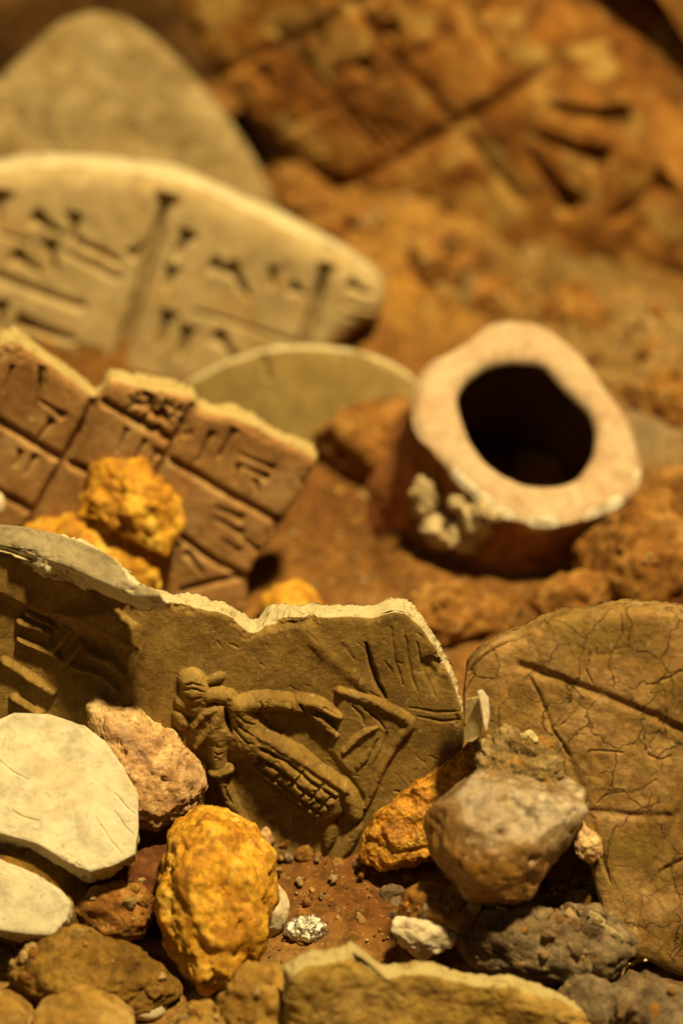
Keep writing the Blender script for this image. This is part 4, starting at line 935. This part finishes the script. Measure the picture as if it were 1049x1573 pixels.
# shell sliver and straw flakes: thin curved bits with real thickness
def catmull_open(pts):
    P = np.array(pts, float); t = np.linspace(0, len(P) - 1, 7)
    Q = np.stack([np.interp(t, np.arange(len(P)), P[:, k]) for k in range(3)], 1)
    return [tuple(q + np.array([random.uniform(-2, 2), random.uniform(-2, 2), 0])) for q in Q]
def sliver(name, label, cat, pts, depth, w, mat, group=None, th=0.03):
    P = [cast(px, py) - FWD * 0.05 for px, py, d in catmull_open(pts)]; n = len(P)
    bm = bmesh.new(); rows = []
    for i, p in enumerate(P):
        t = norm(P[min(i + 1, n - 1)] - P[max(i - 1, 0)]); sdir = norm(np.cross(t, -FWD)); sdir = norm(sdir * 0.8 + FWD * 0.35); nn = norm(np.cross(t, sdir))
        ww = w * (0.35 + 0.65 * math.sin(math.pi * (i + 0.6) / (n + 0.2)))
        rows.append([bm.verts.new(Vector((p + sdir * a * ww + nn * b * th) * 1.0 - P[0])) for a, b in ((-1, -0.5), (1, -0.5), (1, 0.5), (0, 1.2), (-1, 0.5))])
    for a, b in zip(rows[:-1], rows[1:]):
        for k in range(5): bm.faces.new((a[k], a[(k + 1) % 5], b[(k + 1) % 5], b[k]))
    bm.faces.new(rows[0]); bm.faces.new(rows[-1][::-1])
    bmesh.ops.recalc_face_normals(bm, faces=bm.faces)
    for v in bm.verts: v.co *= S
    me = bpy.data.meshes.new(name); bm.to_mesh(me); bm.free(); me.materials.append(mat)
    o = bpy.data.objects.new(name, me); COL.objects.link(o); o.location = Vector(P[0]) * S
    return tag(o, label, cat, group)
SHD = min(depth_on(REL, 715, 1100), depth_on(LEAF, 735, 1100)) - 0.5
sl = empty("shell_sliver", at_depth(735, 1125, SHD)); tag(sl, "pale yellow shell sliver with a bright edge beside the relief tablet", "shell")
def shell_part(nm, poly, depth, th, mat):
    P = [at_depth(px, py, depth + d) for px, py, d in poly]; n = len(P); o0 = np.array(sl.location) / S
    V = np.array([p - o0 for p in P] + [p - o0 + FWD * th for p in P])
    bm = bmesh.new(); vs = [bm.verts.new(Vector(v) * S) for v in V]
    bm.faces.new(vs[:n]); bm.faces.new(vs[n:][::-1])
    for i in range(n): bm.faces.new((vs[i], vs[(i + 1) % n], vs[n + (i + 1) % n], vs[n + i]))
    bmesh.ops.recalc_face_normals(bm, faces=bm.faces)
    bmesh.ops.bevel(bm, geom=bm.edges[:], offset=0.015 * S, segments=1, affect='EDGES')
    me = bpy.data.meshes.new(nm); bm.to_mesh(me); bm.free(); me.materials.append(mat)
    o = bpy.data.objects.new(nm, me); COL.objects.link(o); o.parent = sl
shell_part("inner_wall", [(711, 1076, 0.6), (724, 1072, 0.3), (735, 1070, 0.1), (738, 1092, 0.05), (742, 1112, 0.0), (738, 1130, 0.1), (726, 1140, 0.3), (712, 1140, 0.6)], SHD, 0.08, M['straw'])
shell_part("bright_edge", [(733, 1062, 0.0), (741, 1059, 0.0), (750, 1072, 0.0), (752, 1100, 0.0), (747, 1125, 0.0), (742, 1112, 0.0), (740, 1092, 0.0)], SHD - 0.1, 0.07, M['whitestone'])
ST = "straw flakes among the grey clods"
for lab, pts, dep, w in [
    ("bent straw flake leaning under the quartz stone", [(838, 1350, 0), (846, 1362, 0), (852, 1374, 0.1)], 45.3, 0.05),
    ("thin straw stalk under the rusty clod's right end", [(742, 1388, 0), (760, 1390, 0), (774, 1396, 0)], 45.2, 0.03),
    ("broad straw flake on the sloping grey clod", [(905, 1400, 0), (918, 1412, 0), (928, 1424, 0)], 45.0, 0.09),
    ("narrow straw flake below the broad one", [(925, 1422, 0), (940, 1432, 0), (958, 1442, 0)], 45.0, 0.05),
    ("straw flake at the cracked sherd's lowest corner", [(955, 1488, 0), (972, 1480, 0), (992, 1474, 0)], 44.6, 0.08),
    ("small curled flake on top of the grey crumbly stone", [(800, 1130, 0), (812, 1126, -0.1), (824, 1138, 0)], 46.4, 0.08)]:
    sliver("straw_flake", lab, "straw flake", pts, dep, w, M['straw'], ST)

def gravel(label, boxes, cols, count, size, seed):
    """broken crumbs lying where the surfaces seen in these areas are flat enough to hold them"""
    r = np.random.default_rng(seed); v, f = ico(3); V = []; F_ = []; C = []; dg = bpy.context.evaluated_depsgraph_get()
    n = 0
    for t in range(count * 6):
        if n >= count: break
        x0, y0, x1, y1 = boxes[t % len(boxes)]; px = r.uniform(x0, x1); py = r.uniform(y0, y1)
        ok, loc, nor, _, ob, _ = scene.ray_cast(dg, Vector(CAM) * S, Vector(norm(ray(px, py))))
        if not ok or nor.z < 0.5 or (ob.parent is not None) or ob.name.startswith(("silver", "white", "ochre")): continue
        c = np.array(loc) / S; rad = size * (0.35 + 1.2 * r.random() ** 3); sd = r.uniform(0, 90)
        q = v * r.uniform(0.6, 1.3, 3) * rad
        for _ in range(8):
            fd = r.normal(size=3); fd /= np.linalg.norm(fd); s_ = q @ fd; q = q - np.outer(np.maximum(0, s_ - np.percentile(s_, 80)) * 0.85, fd)
        q = q + v * (rad * (0.35 * fbm(v, 1.6, 4, 0.6, seed=sd)))[:, None]
        V.append(c + q); F_.append(f + n * len(v)); C.append(np.tile(np.array(cols[r.integers(len(cols))]) * r.uniform(0.7, 1.15), (len(v), 1))); n += 1
    o_ = make_mesh("gravel", np.concatenate(V), np.concatenate(F_), M['earth'], attrs={"earth": np.concatenate(C)}); tag(o_, label, "gravel", kind="stuff")
GC = [(0.2, 0.15, 0.1), (0.3, 0.24, 0.17), (0.34, 0.17, 0.04), (0.5, 0.4, 0.24)]; OC = [(0.34, 0.16, 0.035), (0.5, 0.3, 0.08), (0.2, 0.09, 0.02), (0.55, 0.42, 0.2)]
gravel("broken grey crumbs strewn among the clods at the lower right", [(690, 1380, 1040, 1560), (830, 1330, 940, 1420), (600, 1370, 720, 1470)], GC, 110, 0.17, 3)
gravel("brown crumbs between the stones at the lower left", [(120, 1340, 270, 1480), (180, 1500, 480, 1570), (0, 1440, 60, 1520), (420, 1310, 640, 1450)], OC, 90, 0.14, 4)
gravel("orange crumbs on the soil around the jar neck", [(480, 700, 620, 920), (600, 880, 820, 1000), (900, 780, 1040, 940)], OC, 70, 0.15, 6)
gravel("coarse crumbs on the far slope below the huge tablet", [(400, 250, 700, 480), (640, 360, 860, 480), (880, 480, 1040, 640)], OC, 110, 0.32, 8)

# ------------------------------------------------------------------ loose grit on the soil
def grit(count, seed):
    r = np.random.default_rng(seed); v, f = ico(2)
    px = r.uniform(-60, 1110, count); py = r.uniform(180, 1640, count)
    P = np.array([on_z(a, b) for a, b in zip(px, py)]); z = ground_z(P[:, 0], P[:, 1])
    rad = 0.02 + 0.08 * r.random(count) ** 4 + 0.02 * r.random(count)
    V = []; F_ = []; C = []
    pal = np.array([(0.46, 0.26, 0.08), (0.6, 0.4, 0.17), (0.25, 0.11, 0.03), (0.62, 0.5, 0.3), (0.3, 0.24, 0.15)])
    for i in range(count):
        s = r.uniform(0.6, 1.3, 3); q = v * s * rad[i] * (1 + 0.25 * r.normal(size=(len(v), 1)))
        V.append(q + np.array([P[i, 0], P[i, 1], z[i] + rad[i] * 0.35])); F_.append(f + i * len(v)); C.append(np.tile(pal[r.integers(5)] * r.uniform(0.7, 1.1), (len(v), 1)))
    o = make_mesh("grit", np.concatenate(V), np.concatenate(F_), M['earth'], attrs={"earth": np.concatenate(C)})
    tag(o, "fine loose grit and crumbs scattered over the soil", "grit", kind="stuff")
grit(2200, 5)
